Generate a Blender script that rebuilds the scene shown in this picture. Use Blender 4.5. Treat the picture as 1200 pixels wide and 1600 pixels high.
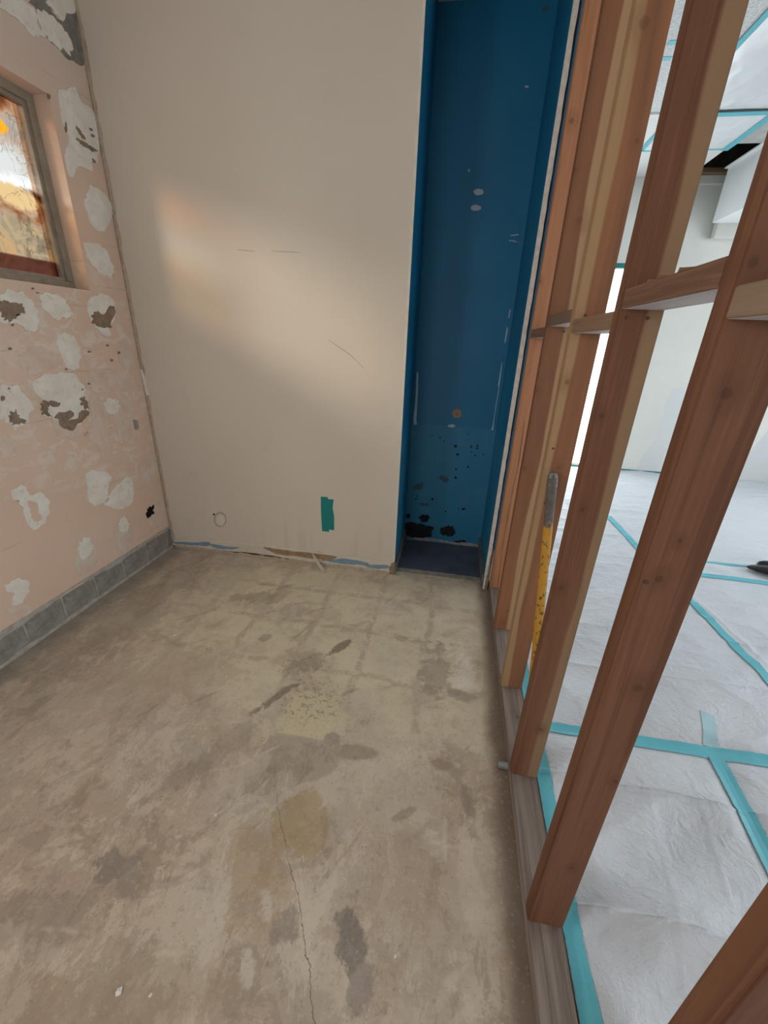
import bpy, bmesh, math, random
import numpy as np
from mathutils import Vector, Matrix

for o in list(bpy.data.objects):
    bpy.data.objects.remove(o)
scene = bpy.context.scene
COL = scene.collection

# ------------------------------------------------------------------ camera
cam_data = bpy.data.cameras.new('camera')
cam = bpy.data.objects.new('camera', cam_data)
COL.objects.link(cam)
scene.camera = cam
cam_data.sensor_fit = 'VERTICAL'
cam_data.sensor_height = 36.0
cam_data.lens = 639.14 / 1600.0 * 36.0
cam_data.clip_start = 0.02
YAW, PITCH, ROLL = -0.1584, -0.3984, 0.0414
fwd = Vector((math.sin(YAW) * math.cos(PITCH), math.cos(YAW) * math.cos(PITCH), math.sin(PITCH)))
rgt = Vector((math.cos(YAW), -math.sin(YAW), 0))
upv = rgt.cross(fwd)
r2 = rgt * math.cos(ROLL) + upv * math.sin(ROLL)
u2 = -rgt * math.sin(ROLL) + upv * math.cos(ROLL)
m = Matrix((r2, u2, -fwd)).transposed().to_4x4()
m.translation = Vector((-0.3266, -0.6452, 1.4412))
cam.matrix_world = m

# ------------------------------------------------------------------ sky, sun, added fill daylight, exposure
world = bpy.data.worlds.new('sky')
scene.world = world
world.use_nodes = True
bg = world.node_tree.nodes['Background']
bg.inputs['Color'].default_value = (0.86, 0.93, 1.0, 1)
bg.inputs['Strength'].default_value = 1.5

sun_data = bpy.data.lights.new('low_sun', 'SUN')
sun_data.energy = 2.3
sun_data.angle = math.radians(12)
sun_data.color = (1.0, 0.95, 0.86)
sun = bpy.data.objects.new('low_sun', sun_data)
COL.objects.link(sun)
sun.rotation_euler = Vector((1.1, 1.0, -0.48)).to_track_quat('-Z', 'Y').to_euler()

def added_daylight(name, loc, direction, sx, sy, watts, color=(0.88, 0.94, 1.0)):
    d = bpy.data.lights.new(name, 'AREA')
    d.shape = 'RECTANGLE'; d.size = sx; d.size_y = sy
    d.energy = watts; d.color = color
    o = bpy.data.objects.new(name, d)
    COL.objects.link(o)
    o.location = loc
    o.rotation_euler = Vector(direction).to_track_quat('-Z', 'Y').to_euler()
    return o
# added fill lamps at unseen next-room windows, rear left-wall window and doorway
added_daylight('added_right_fill', (4.52, 2.6, 1.6), (-1, 0, 0), 2.2, 1.7, 42, (0.82, 0.91, 1.0))
added_daylight('added_right_fill', (4.52, -0.8, 1.6), (-1, 0.25, 0), 1.6, 1.7, 46, (0.82, 0.91, 1.0))
added_daylight('added_rear_fill', (-2.27, -1.35, 2.0), (1, 0.1, -0.12), 0.9, 0.7, 17, (1.0, 0.97, 0.92))
added_daylight('added_doorway_fill', (-1.15, -2.48, 1.1), (0, 1, 0.0), 0.85, 2.0, 3.5, (1.0, 0.95, 0.88))
scene.cycles.max_bounces = 5
scene.cycles.diffuse_bounces = 4
scene.cycles.glossy_bounces = 2
scene.cycles.transmission_bounces = 2
scene.cycles.transparent_max_bounces = 4

vs = scene.view_settings
vs.view_transform = 'Standard'
vs.look = 'None'
vs.exposure = 0.30
vs.gamma = 1.0
vs.use_curve_mapping = False

# ------------------------------------------------------------------ room dimensions (metres)
XL, YB = -2.239, 1.698          # left block wall, cream back wall
XC, XA, YA = -0.617, -0.036, 2.234   # alcove sides and back
ZC = 3.07                       # ceiling
YF, XR, YFRONT = 4.86, 4.5, -2.45    # far wall and right wall of the next room, wall behind the camera
SP = 0.4064                     # stud spacing

# ------------------------------------------------------------------ node helpers
class G:
    def __init__(s, name):
        s.m = bpy.data.materials.new(name)
        s.m.use_nodes = True
        s.t = s.m.node_tree
        s.t.nodes.clear()
        s.out = s.t.nodes.new('ShaderNodeOutputMaterial')
        s.tc = s.t.nodes.new('ShaderNodeTexCoord')
        s.P = s.tc.outputs['Object']
        s._sep = None
    def set(s, sock, v):
        if hasattr(v, 'is_output'):
            s.t.links.new(v, sock)
        elif isinstance(v, (tuple, list)) and len(v) == 3 and sock.type == 'RGBA':
            sock.default_value = (*v, 1)
        else:
            sock.default_value = v
    def m_(s, op, a, b=0.0, clamp=False):
        n = s.t.nodes.new('ShaderNodeMath'); n.operation = op; n.use_clamp = clamp
        s.set(n.inputs[0], a); s.set(n.inputs[1], b)
        return n.outputs[0]
    def add(s, a, b): return s.m_('ADD', a, b)
    def sub(s, a, b): return s.m_('SUBTRACT', a, b)
    def mul(s, a, b): return s.m_('MULTIPLY', a, b)
    def step(s, v, lo, hi, a=0.0, b=1.0):
        n = s.t.nodes.new('ShaderNodeMapRange'); n.interpolation_type = 'SMOOTHSTEP'
        s.set(n.inputs[0], v); n.inputs[1].default_value = lo; n.inputs[2].default_value = hi
        n.inputs[3].default_value = a; n.inputs[4].default_value = b
        return n.outputs[0]
    def vec(s, loc=(0, 0, 0), scale=(1, 1, 1), src=None, rot=0.0):
        n = s.t.nodes.new('ShaderNodeMapping')
        s.t.links.new(src or s.P, n.inputs[0])
        n.inputs['Rotation'].default_value = (0, 0, rot); n.inputs['Location'].default_value = loc; n.inputs['Scale'].default_value = scale
        return n.outputs[0]
    def sep(s):
        if s._sep is None:
            n = s.t.nodes.new('ShaderNodeSeparateXYZ'); s.t.links.new(s.P, n.inputs[0]); s._sep = n.outputs
        return s._sep
    def noise(s, scale, detail=4, rough=0.55, vec=None, dist=0.0, col=False):
        n = s.t.nodes.new('ShaderNodeTexNoise')
        s.t.links.new(vec or s.P, n.inputs['Vector'])
        n.inputs['Scale'].default_value = scale; n.inputs['Detail'].default_value = detail
        n.inputs['Roughness'].default_value = rough; n.inputs['Distortion'].default_value = dist
        return n.outputs['Color' if col else 'Fac']
    def voro(s, scale, vec=None, feature='F1', out='Distance'):
        n = s.t.nodes.new('ShaderNodeTexVoronoi'); n.feature = feature
        s.t.links.new(vec or s.P, n.inputs['Vector']); n.inputs['Scale'].default_value = scale
        return n.outputs[out]
    def mix(s, f, a, b, mode='MIX'):
        n = s.t.nodes.new('ShaderNodeMix'); n.data_type = 'RGBA'; n.blend_type = mode
        s.set(n.inputs[0], f); s.set(n.inputs[6], a); s.set(n.inputs[7], b)
        return n.outputs[2]
    def ramp(s, f, stops):
        n = s.t.nodes.new('ShaderNodeValToRGB'); s.set(n.inputs[0], f)
        e = n.color_ramp.elements
        while len(e) < len(stops): e.new(0.5)
        for el, (p, c) in zip(e, stops):
            el.position = p; el.color = (*c, 1)
        return n.outputs[0]
    def ell(s, a, b, ca, cb, ra, rb, soft=0.35, warp=None, wamt=0.3, rot=0.0):
        """soft elliptical mask round (ca, cb), edges broken up by a noise"""
        da, db = s.sub(a, ca), s.sub(b, cb)
        if rot:
            c, si = math.cos(rot), math.sin(rot)
            da, db = s.add(s.mul(da, c), s.mul(db, si)), s.sub(s.mul(db, c), s.mul(da, si))
        d = s.add(s.m_('POWER', s.mul(da, 1 / ra), 2), s.m_('POWER', s.mul(db, 1 / rb), 2))
        d = s.m_('SQRT', d)
        if warp is not None:
            d = s.add(d, s.mul(s.sub(warp, 0.5), wamt * 4))
        return s.step(d, 1 - soft, 1 + soft, 1, 0)
    def bump(s, h, strength=0.3, dist=0.01, prev=None):
        n = s.t.nodes.new('ShaderNodeBump'); s.set(n.inputs['Height'], h)
        n.inputs['Strength'].default_value = strength; n.inputs['Distance'].default_value = dist
        if prev is not None: s.t.links.new(prev, n.inputs['Normal'])
        return n.outputs[0]
    def done(s, color, rough=0.8, normal=None, spec=0.3, metal=0.0, **kw):
        n = s.t.nodes.new('ShaderNodeBsdfPrincipled')
        s.set(n.inputs['Base Color'], color); s.set(n.inputs['Roughness'], rough)
        s.set(n.inputs['Specular IOR Level'], spec); s.set(n.inputs['Metallic'], metal)
        if normal is not None: s.t.links.new(normal, n.inputs['Normal'])
        for k, v in kw.items(): s.set(n.inputs[k], v)
        s.t.links.new(n.outputs[0], s.out.inputs[0])
        return s.m

# ------------------------------------------------------------------ mesh helpers
def link(name, me, mat=None, parent=None, **props):
    o = bpy.data.objects.new(name, me)
    COL.objects.link(o)
    if mat is not None and me is not None:
        me.materials.append(mat)
    if parent is not None:
        o.parent = parent
        o.matrix_parent_inverse = Matrix.Identity(4)
    for k, v in props.items():
        o[k] = v
    return o
def empty(name, loc=(0, 0, 0), **props):
    o = bpy.data.objects.new(name, None)
    COL.objects.link(o); o.location = loc; o.empty_display_size = 0.1
    for k, v in props.items(): o[k] = v
    return o
def bm_box(bm, x0, x1, y0, y1, z0, z1):
    v = [bm.verts.new(p) for p in ((x0,y0,z0),(x1,y0,z0),(x1,y1,z0),(x0,y1,z0),(x0,y0,z1),(x1,y0,z1),(x1,y1,z1),(x0,y1,z1))]
    for f in ((0,3,2,1),(4,5,6,7),(0,1,5,4),(1,2,6,5),(2,3,7,6),(3,0,4,7)):
        bm.faces.new([v[i] for i in f])
def bm_mesh(name, bm, smooth=False):
    bmesh.ops.recalc_face_normals(bm, faces=bm.faces)
    me = bpy.data.meshes.new(name); bm.to_mesh(me); bm.free()
    if smooth:
        for p in me.polygons: p.use_smooth = True
    return me
def boxes(name, rows, mat, parent=None, bevel=0.0, **props):
    bm = bmesh.new()
    for r in rows: bm_box(bm, *r)
    if bevel:
        bmesh.ops.bevel(bm, geom=bm.edges[:], offset=bevel, segments=2, affect='EDGES', profile=0.6)
    return link(name, bm_mesh(name, bm), mat, parent, **props)
def structure(name, rows, mat, bevel=0.0):
    return boxes(name, rows, mat, None, bevel, kind='structure')

def smooth_outline(pts, per=5, jitter=0.0, rng=random):
    n = len(pts); out = []
    for i in range(n):
        p0, p1, p2, p3 = (Vector(pts[(i + k) % n]) for k in (-1, 0, 1, 2))
        for j in range(per):
            t = j / per
            q = 0.5 * ((2*p1) + (p2-p0)*t + (2*p0-5*p1+4*p2-p3)*t*t + (3*p1-p0-3*p2+p3)*t*t*t)
            out.append((q.x + rng.uniform(-jitter, jitter), q.y + rng.uniform(-jitter, jitter)))
    return out
def ragged(o, amp, rng=random):
    """push an outline in and out by a few random waves"""
    n = len(o); cx = sum(p[0] for p in o)/n; cy = sum(p[1] for p in o)/n
    waves = [(rng.randint(3, 17), rng.uniform(0, 6.28), rng.uniform(0.2, 1.0)) for _ in range(7)]
    out = []
    for i, (a, b) in enumerate(o):
        t = 2*math.pi*i/n
        w = sum(s/(1 + f*0.12)*math.sin(f*t + ph) for f, ph, s in waves)*amp
        d = math.hypot(a - cx, b - cy) + 1e-6
        w = max(w, -0.45*d)
        out.append((a + (a - cx)/d*w, b + (b - cy)/d*w))
    return out
def plate(name, pts, to3d, h0, h1, mat, parent=None, jitter=0.003, per=5, rag=0.0, **props):
    """thin raised plate with a ragged outline, lying on a plane given by to3d(a, b, height)"""
    bm = bmesh.new()
    o = smooth_outline(pts, per, jitter) if per > 1 else list(pts)
    if rag: o = ragged(o, rag)
    lo = [bm.verts.new(to3d(a, b, h0)) for a, b in o]
    hi = [bm.verts.new(to3d(a, b, h1)) for a, b in o]
    n = len(o)
    for i in range(n):
        bm.faces.new((lo[i], lo[(i+1) % n], hi[(i+1) % n], hi[i]))
    top = bm.faces.new(hi)
    top.normal_update()
    bmesh.ops.triangulate(bm, faces=[top], ngon_method='EAR_CLIP')
    return link(name, bm_mesh(name, bm), mat, parent, **props)
on_left = lambda a, b, h: (XL + h, a, b)
on_back = lambda a, b, h: (a, YB - h, b)
on_alcove = lambda a, b, h: (a, YA - h, b)

def tube(name, pts, rad, mat, parent=None, seg=12, caps=True, **props):
    bm = bmesh.new(); rings = []
    for i, p in enumerate(pts):
        p = Vector(p)
        d = (Vector(pts[min(i+1, len(pts)-1)]) - Vector(pts[max(i-1, 0)])).normalized()
        a = d.cross(Vector((0.3, 0.9, 0.2))).normalized(); b = d.cross(a)
        r = rad[i] if isinstance(rad, (list, tuple)) else rad
        rings.append([bm.verts.new(p + (a*math.cos(2*math.pi*k/seg) + b*math.sin(2*math.pi*k/seg))*r) for k in range(seg)])
    for r0, r1 in zip(rings, rings[1:]):
        for k in range(seg): bm.faces.new((r0[k], r0[(k+1) % seg], r1[(k+1) % seg], r1[k]))
    if caps:
        bm.faces.new(rings[0]); bm.faces.new(rings[-1])
    return link(name, bm_mesh(name, bm, True), mat, parent, **props)

# numpy value noise for cloth folds
def vnoise(x, y, seed):
    xi, yi = np.floor(x).astype(int), np.floor(y).astype(int)
    fx, fy = x - xi, y - yi
    fx, fy = fx*fx*(3-2*fx), fy*fy*(3-2*fy)
    def h(a, b):
        v = np.sin(a*127.1 + b*311.7 + seed*74.7) * 43758.5453
        return v - np.floor(v)
    return (h(xi, yi)*(1-fx) + h(xi+1, yi)*fx)*(1-fy) + (h(xi, yi+1)*(1-fx) + h(xi+1, yi+1)*fx)*fy
def fbm(x, y, seed, octv=4):
    t, a = 0, 0.5
    for k in range(octv):
        t = t + a*vnoise(x, y, seed+k); x, y, a = x*2.03, y*2.03, a*0.5
    return t
def ridged(x, y, seed, octv=3):
    t, a = 0, 0.6
    for k in range(octv):
        t = t + a*(1-np.abs(2*vnoise(x, y, seed+k)-1))**3; x, y, a = x*1.9, y*1.9, a*0.5
    return t

# ------------------------------------------------------------------ materials
def mat_concrete():
    g = G('bare concrete'); x, y, z = g.sep()
    n1 = g.noise(1.3, 4, 0.6); n2 = g.noise(4.0, 6, 0.66, g.vec((3, 1, 0))); n3 = g.noise(17, 6, 0.68); n4 = g.noise(75, 3, 0.65)
    fl = g.noise(7.5, 7, 0.74, g.vec((7, 2, 0), (1.3, 0.75, 1), rot=0.75), 0.5)
    n5 = g.noise(2.3, 6, 0.7, g.vec((11, 4, 0), (1, 0.8, 1), rot=0.5), 0.6)
    c = g.ramp(n1, [(0.3, (0.42, 0.322, 0.238)), (0.5, (0.485, 0.385, 0.292)), (0.72, (0.54, 0.44, 0.34))])
    c = g.mix(g.step(n5, 0.52, 0.57, 0, 0.65), c, (0.46, 0.395, 0.32))
    c = g.mix(g.step(n5, 0.45, 0.40, 0, 0.65), c, (0.37, 0.275, 0.198))
    c = g.mix(g.step(n2, 0.51, 0.56, 0, 0.6), c, (0.61, 0.52, 0.41))
    c = g.mix(g.step(fl, 0.55, 0.58, 0, 0.55), c, (0.345, 0.275, 0.21))
    c = g.mix(g.step(fl, 0.45, 0.42, 0, 0.5), c, (0.64, 0.555, 0.445))
    c = g.mix(g.step(n3, 0.56, 0.61, 0, 0.34), c, (0.68, 0.60, 0.49))
    c = g.mix(g.step(n3, 0.43, 0.37, 0, 0.38), c, (0.30, 0.24, 0.18))
    # pale yellow adhesive squares left by old tiles, with darker joints
    zone = g.ell(x, y, -0.85, 1.14, 0.98, 0.72, 0.35, n1, 0.3)
    c = g.mix(g.mul(zone, g.step(n2, 0.38, 0.54, 0.25, 0.8)), c, (0.70, 0.615, 0.43))
    wob = g.mul(g.sub(g.noise(3.5, 3), 0.5), 0.12)
    def joint(v, off, w):
        f = g.m_('FRACT', g.mul(g.add(g.sub(v, off), wob), 1 / 0.31))
        return g.step(g.m_('ABSOLUTE', g.sub(f, 0.5)), 0.5 - w, 0.5 - w*0.3, 0, 1)
    jn = g.m_('MAXIMUM', joint(x, -0.35, 0.085), joint(y, 1.40, 0.085))
    jm = g.mul(g.mul(jn, zone), g.mul(g.step(n3, 0.40, 0.54), g.step(n2, 0.38, 0.56)))
    c = g.mix(g.mul(jm, 0.55), c, (0.30, 0.235, 0.165))
    # stains, scrapes and patches: outline and colour are stored on the floor's vertices, the noise roughens their edges
    at = g.t.nodes.new('ShaderNodeAttribute'); at.attribute_name = 'stain'
    af = g.t.nodes.new('ShaderNodeAttribute'); af.attribute_name = 'stain_field'
    ao = g.t.nodes.new('ShaderNodeAttribute'); ao.attribute_name = 'stain_cover'
    f = g.add(af.outputs['Fac'], g.add(g.mul(g.sub(n3, 0.5), 1.4), g.add(g.mul(g.sub(fl, 0.5), 1.0), g.mul(g.sub(n2, 0.5), 0.9))))
    c = g.mix(g.mul(g.step(f, 0.38, 0.60), g.mul(ao.outputs['Fac'], g.step(n4, 0.3, 0.6, 0.7, 1.0))), c, at.outputs['Color'])
    # flaked adhesive island
    isl = g.mul(g.ell(x, y, -0.80, 0.60, 0.14, 0.115, 0.3, n3, 0.4), g.step(g.noise(45, 6, 0.75), 0.53, 0.57))
    c = g.mix(g.mul(isl, 0.75), c, (0.29, 0.235, 0.175))
    # brown glue band along the sole plate, grey band under the block wall
    c = g.mix(g.mul(g.step(g.add(x, g.mul(g.sub(n2, 0.5), 0.08)), -0.085, -0.02), 0.8), c, (0.16, 0.115, 0.085))
    c = g.mix(g.mul(g.step(g.add(x, g.mul(g.sub(n2, 0.5), 0.2)), -2.06, -2.2), 0.7), c, (0.25, 0.225, 0.195))
    # hairline crack
    cx = g.add(-0.66, g.mul(y, -0.62)); cx = g.add(cx, g.mul(g.sub(n2, 0.5), 0.10))
    cr = g.step(g.m_('ABSOLUTE', g.sub(x, cx)), 0.0006, 0.0020, 1, 0)
    cr = g.mul(cr, g.mul(g.step(y, 0.24, 0.14), g.step(n3, 0.36, 0.50)))
    c = g.mix(g.mul(cr, 0.7), c, (0.09, 0.07, 0.05))
    c = g.mix(g.step(n4, 0.58, 0.70, 0, 0.34), c, (0.66, 0.58, 0.48))
    c = g.mix(g.step(n4, 0.42, 0.30, 0, 0.38), c, (0.2, 0.16, 0.12))
    rough = g.step(n2, 0.35, 0.65, 0.62, 0.36)
    b = g.bump(n3, 0.25, 0.006); b = g.bump(n4, 0.2, 0.003, b)
    return g.done(c, rough, b, 0.4)

def mat_peach():
    g = G('peach painted block'); x, y, z = g.sep()
    n1 = g.noise(1.8, 4); n2 = g.noise(9, 6, 0.6); n3 = g.noise(45, 4)
    c = g.ramp(n1, [(0.3, (0.665, 0.47, 0.345)), (0.55, (0.69, 0.50, 0.385)), (0.75, (0.70, 0.535, 0.435))])
    c = g.mix(g.step(n2, 0.5, 0.68, 0, 0.45), c, (0.66, 0.52, 0.43))
    c = g.mix(g.mul(g.step(g.add(z, g.mul(n1, 0.6)), 2.35, 2.85), 0.7), c, (0.63, 0.52, 0.44))
    wz = g.ell(y, z, 1.30, 1.15, 0.60, 0.52, 0.4, n1, 0.3)
    sc = g.noise(13, 8, 0.7, g.vec((4, 1, 2), (1, 0.8, 1.3)), 0.6)
    c = g.mix(g.mul(wz, g.step(sc, 0.50, 0.58, 0, 0.75)), c, (0.70, 0.625, 0.54))
    c = g.mix(g.mul(wz, g.step(sc, 0.33, 0.30, 0, 0.6)), c, (0.30, 0.22, 0.16))
    # faint bed joints every course, half filled by paint
    f = g.m_('FRACT', g.mul(g.sub(z, 1.335), 1 / 0.1028))
    j = g.step(g.m_('ABSOLUTE', g.sub(f, 0.5)), 0.455, 0.5, 0, 1)
    j = g.mul(j, g.step(g.noise(4, 4, 0.6, g.vec((0, 0, 0), (1, 1, 3))), 0.5, 0.66))
    c = g.mix(g.mul(j, 0.28), c, (0.42, 0.26, 0.18))
    b = g.bump(g.mul(j, -1), 0.5, 0.004); b = g.bump(n2, 0.2, 0.006, b); b = g.bump(n3, 0.12, 0.003, b)
    return g.done(c, 0.62, b, 0.35)

def mat_noisy(name, c0, c1, scale=12, rough=0.8, bump=0.3, bd=0.004, spec=0.3, fine=70, spots=None):
    g = G(name)
    n = g.noise(scale, 6, 0.62); nf = g.noise(fine, 4, 0.6)
    c = g.ramp(n, [(0.35, c0), (0.66, c1)])
    if spots: c = g.mix(g.step(g.noise(scale*2.3, 6, 0.7, g.vec((5, 5, 5))), 0.57, 0.66, 0, spots[1]), c, spots[0])
    b = g.bump(n, bump, bd); b = g.bump(nf, bump*0.6, bd*0.4, b)
    return g.done(c, rough, b, spec)

def mat_cream():
    g = G('cream painted plasterboard'); x, y, z = g.sep()
    n1 = g.noise(1.1, 4); n2 = g.noise(5, 6, 0.6); n3 = g.noise(150, 3)
    c = g.ramp(n1, [(0.3, (0.60, 0.532, 0.448)), (0.7, (0.64, 0.57, 0.485))])
    c = g.mix(g.step(n2, 0.55, 0.7, 0, 0.12), c, (0.52, 0.46, 0.38))
    drip = g.noise(14, 4, 0.5, g.vec((0, 0, 0), (1, 1, 0.12)))
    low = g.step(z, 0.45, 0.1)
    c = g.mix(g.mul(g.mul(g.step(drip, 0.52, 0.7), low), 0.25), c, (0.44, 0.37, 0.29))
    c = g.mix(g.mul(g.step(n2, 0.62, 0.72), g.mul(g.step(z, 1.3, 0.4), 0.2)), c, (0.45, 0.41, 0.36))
    b = g.bump(n3, 0.08, 0.002); b = g.bump(n2, 0.1, 0.006, b)
    return g.done(c, 0.6, b, 0.35)

def mat_blue():
    g = G('blue painted plasterboard'); x, y, z = g.sep()
    n1 = g.noise(2.2, 4); n2 = g.noise(8, 7, 0.65)
    c = g.ramp(n1, [(0.3, (0.004, 0.135, 0.275)), (0.7, (0.006, 0.162, 0.315))])
    low = g.step(z, 0.918, 0.900)
    c = g.mix(low, c, g.mix(g.step(n2, 0.5, 0.68, 0, 0.5), (0.016, 0.175, 0.32), (0.05, 0.20, 0.305)))
    ln = g.step(g.m_('ABSOLUTE', g.sub(z, 0.906)), 0.001, 0.005, 1, 0)
    c = g.mix(g.mul(ln, g.step(n2, 0.4, 0.6, 0, 0.5)), c, (0.03, 0.10, 0.16))
    b = g.bump(g.noise(120, 3), 0.08, 0.002)
    return g.done(c, 0.48, b, 0.4)

def mat_wood(name, c_dark, c_light, sap=None, axis=2, seed=0.0, knots=(), ring=1.0, face=1):
    """softwood lumber: grain along an axis of the board, sapwood on one side, knots at given places"""
    g = G(name); P = g.sep()
    al = P[axis]; ac = P[0] if axis != 0 else P[1]
    sc = [34.0, 34.0, 34.0]; sc[axis] = 1.1
    v = g.vec((seed*3.7, seed*1.9, seed*5.3), sc)
    n = g.noise(1.0, 6, 0.62, v, 0.6)
    sc2 = [9.0, 9.0, 9.0]; sc2[axis] = 0.55
    nl = g.noise(1.0, 4, 0.5, g.vec((seed, seed*2, seed*7), sc2), 0.8)
    fine = [230.0]*3; fine[axis] = 5.0
    nf = g.noise(1.0, 3, 0.6, g.vec((0, seed, 0), fine))
    c = g.ramp(nl, [(0.34, c_dark), (0.62, c_light)])
    c = g.mix(g.step(n, 0.50, 0.62, 0, 0.6*ring), c, tuple(q*0.66 for q in c_dark))
    c = g.mix(g.step(nf, 0.5, 0.7, 0, 0.36), c, tuple(min(1, q*1.3) for q in c_light))
    if sap:
        x0, sgn, col = sap
        w = g.mul(g.sub(g.noise(0.9, 3, 0.5, g.vec((seed*9, 0, seed))), 0.5), 0.07)
        d = g.mul(g.add(g.sub(ac, x0), w), sgn)
        cs = g.mix(g.step(n, 0.45, 0.7, 0, 0.4), col, tuple(q*0.75 for q in col))
        c = g.mix(g.step(d, -0.004, 0.005, 0, 0.85), c, cs)
    for ka, kz, kr in knots:
        wp = g.noise(30, 3)
        halo = g.ell(ac, al, ka, kz, kr*2.2, kr*3.4, 0.5, wp, 0.2)
        core = g.ell(ac, al, ka, kz, kr*0.8, kr*0.9, 0.3, wp, 0.2)
        c = g.mix(g.mul(halo, 0.30), c, tuple(q*0.55 for q in c_dark))
        c = g.mix(g.mul(core, 0.5), c, tuple(q*0.38 for q in c_dark))
    b = g.bump(n, 0.18, 0.002); b = g.bump(nf, 0.2, 0.0008, b)
    return g.done(c, 0.66, b, 0.3)

def mat_plain(name, col, rough=0.6, spec=0.4, metal=0.0, var=0.12, scale=20, bump=0.1):
    g = G(name)
    n = g.noise(scale, 5, 0.6)
    c = g.mix(n, tuple(q*(1-var) for q in col), tuple(min(1, q*(1+var)) for q in col))
    return g.done(c, rough, g.bump(n, bump, 0.002), spec, metal)

def mat_pane():
    """crinkled, weathered film on the window: stained colours the daylight shines through"""
    g = G('stained crinkled window film'); x, y, z = g.sep()
    w1 = g.noise(4.5, 4, 0.55, None, 1.0); w2 = g.noise(11, 4, 0.6, g.vec((2, 4, 1)), 1.5); w3 = g.noise(4.5, 4, 0.6, g.vec((1, 0, 5)))
    c = g.ramp(w1, [(0.30, (0.20, 0.10, 0.07)), (0.44, (0.48, 0.28, 0.17)), (0.55, (0.62, 0.50, 0.40)), (0.70, (0.55, 0.52, 0.48))])
    c = g.mix(g.step(g.add(z, g.mul(w3, 0.2)), 2.02, 1.95), c, g.ramp(w2, [(0.35, (0.42, 0.36, 0.29)), (0.55, (0.58, 0.50, 0.38)), (0.7, (0.74, 0.48, 0.24))]))
    c = g.mix(g.step(y, 1.0, 0.85), c, (0.74, 0.71, 0.66))
    # bright white streak, orange flame shape, maroon band at the foot
    c = g.mix(g.ell(y, z, 1.20, 2.035, 0.20, 0.038, 0.4, w2, 0.35), c, (0.92, 0.92, 0.90))
    c = g.mix(g.ell(y, z, 1.18, 2.10, 0.22, 0.07, 0.5, w2, 0.3), c, (0.72, 0.71, 0.68))
    c = g.mix(g.ell(y, z, 1.27, 1.965, 0.11, 0.045, 0.25, w2, 0.3), c, (0.76, 0.62, 0.42))
    c = g.mix(g.ell(y, z, 1.25, 2.215, 0.06, 0.028, 0.25, w2, 0.2, 0.25), c, (0.95, 0.55, 0.10))
    band = g.mul(g.step(z, 1.735, 1.725), g.step(z, 1.665, 1.672))
    c = g.mix(g.mul(band, 0.9), c, g.mix(w2, (0.13, 0.055, 0.04), (0.34, 0.16, 0.12)))
    vein = g.step(g.m_('ABSOLUTE', g.sub(g.noise(7, 4, 0.55, g.vec((9, 3, 2)), 1.2), 0.5)), 0.004, 0.014, 1, 0)
    c = g.mix(g.mul(vein, 0.3), c, (0.16, 0.10, 0.07))
    tr = g.t.nodes.new('ShaderNodeBsdfTransparent'); g.set(tr.inputs[0], c)
    gl = g.t.nodes.new('ShaderNodeBsdfGlossy'); gl.inputs['Roughness'].default_value = 0.25
    g.t.links.new(g.bump(w2, 0.5, 0.01), gl.inputs['Normal'])
    mx = g.t.nodes.new('ShaderNodeMixShader'); mx.inputs[0].default_value = 0.04
    g.t.links.new(tr.outputs[0], mx.inputs[1]); g.t.links.new(gl.outputs[0], mx.inputs[2])
    g.t.links.new(mx.outputs[0], g.out.inputs[0])
    return g.m

def mat_lit(name, col, strength):
    g = G(name)
    n = g.noise(2.0, 3, 0.5)
    e = g.t.nodes.new('ShaderNodeEmission')
    g.set(e.inputs[0], g.mix(n, tuple(q*0.93 for q in col), col)); e.inputs[1].default_value = strength
    g.t.links.new(e.outputs[0], g.out.inputs[0])
    return g.m

def mat_cloth():
    g = G('white drop cloth')
    n = g.noise(3, 5, 0.6); n2 = g.noise(26, 5, 0.6, g.vec((0, 0, 0), (1, 1.8, 1)), 0.8)
    c = g.mix(n, (0.575, 0.60, 0.64), (0.64, 0.66, 0.69))
    c = g.mix(g.step(g.noise(60, 3), 0.7, 0.8, 0, 0.25), c, (0.55, 0.53, 0.5))
    b = g.bump(n2, 0.65, 0.009); b = g.bump(g.noise(9, 5, 0.65, None, 1.5), 0.6, 0.014, b)
    return g.done(c, 0.5, b, 0.4)

def mat_popcorn():
    g = G('popcorn ceiling')
    n = g.noise(70, 3, 0.7)
    c = g.mix(g.step(n, 0.35, 0.6), (0.62, 0.63, 0.63), (0.80, 0.80, 0.79))
    return g.done(c, 0.9, g.bump(n, 0.9, 0.012), 0.2)

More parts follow.
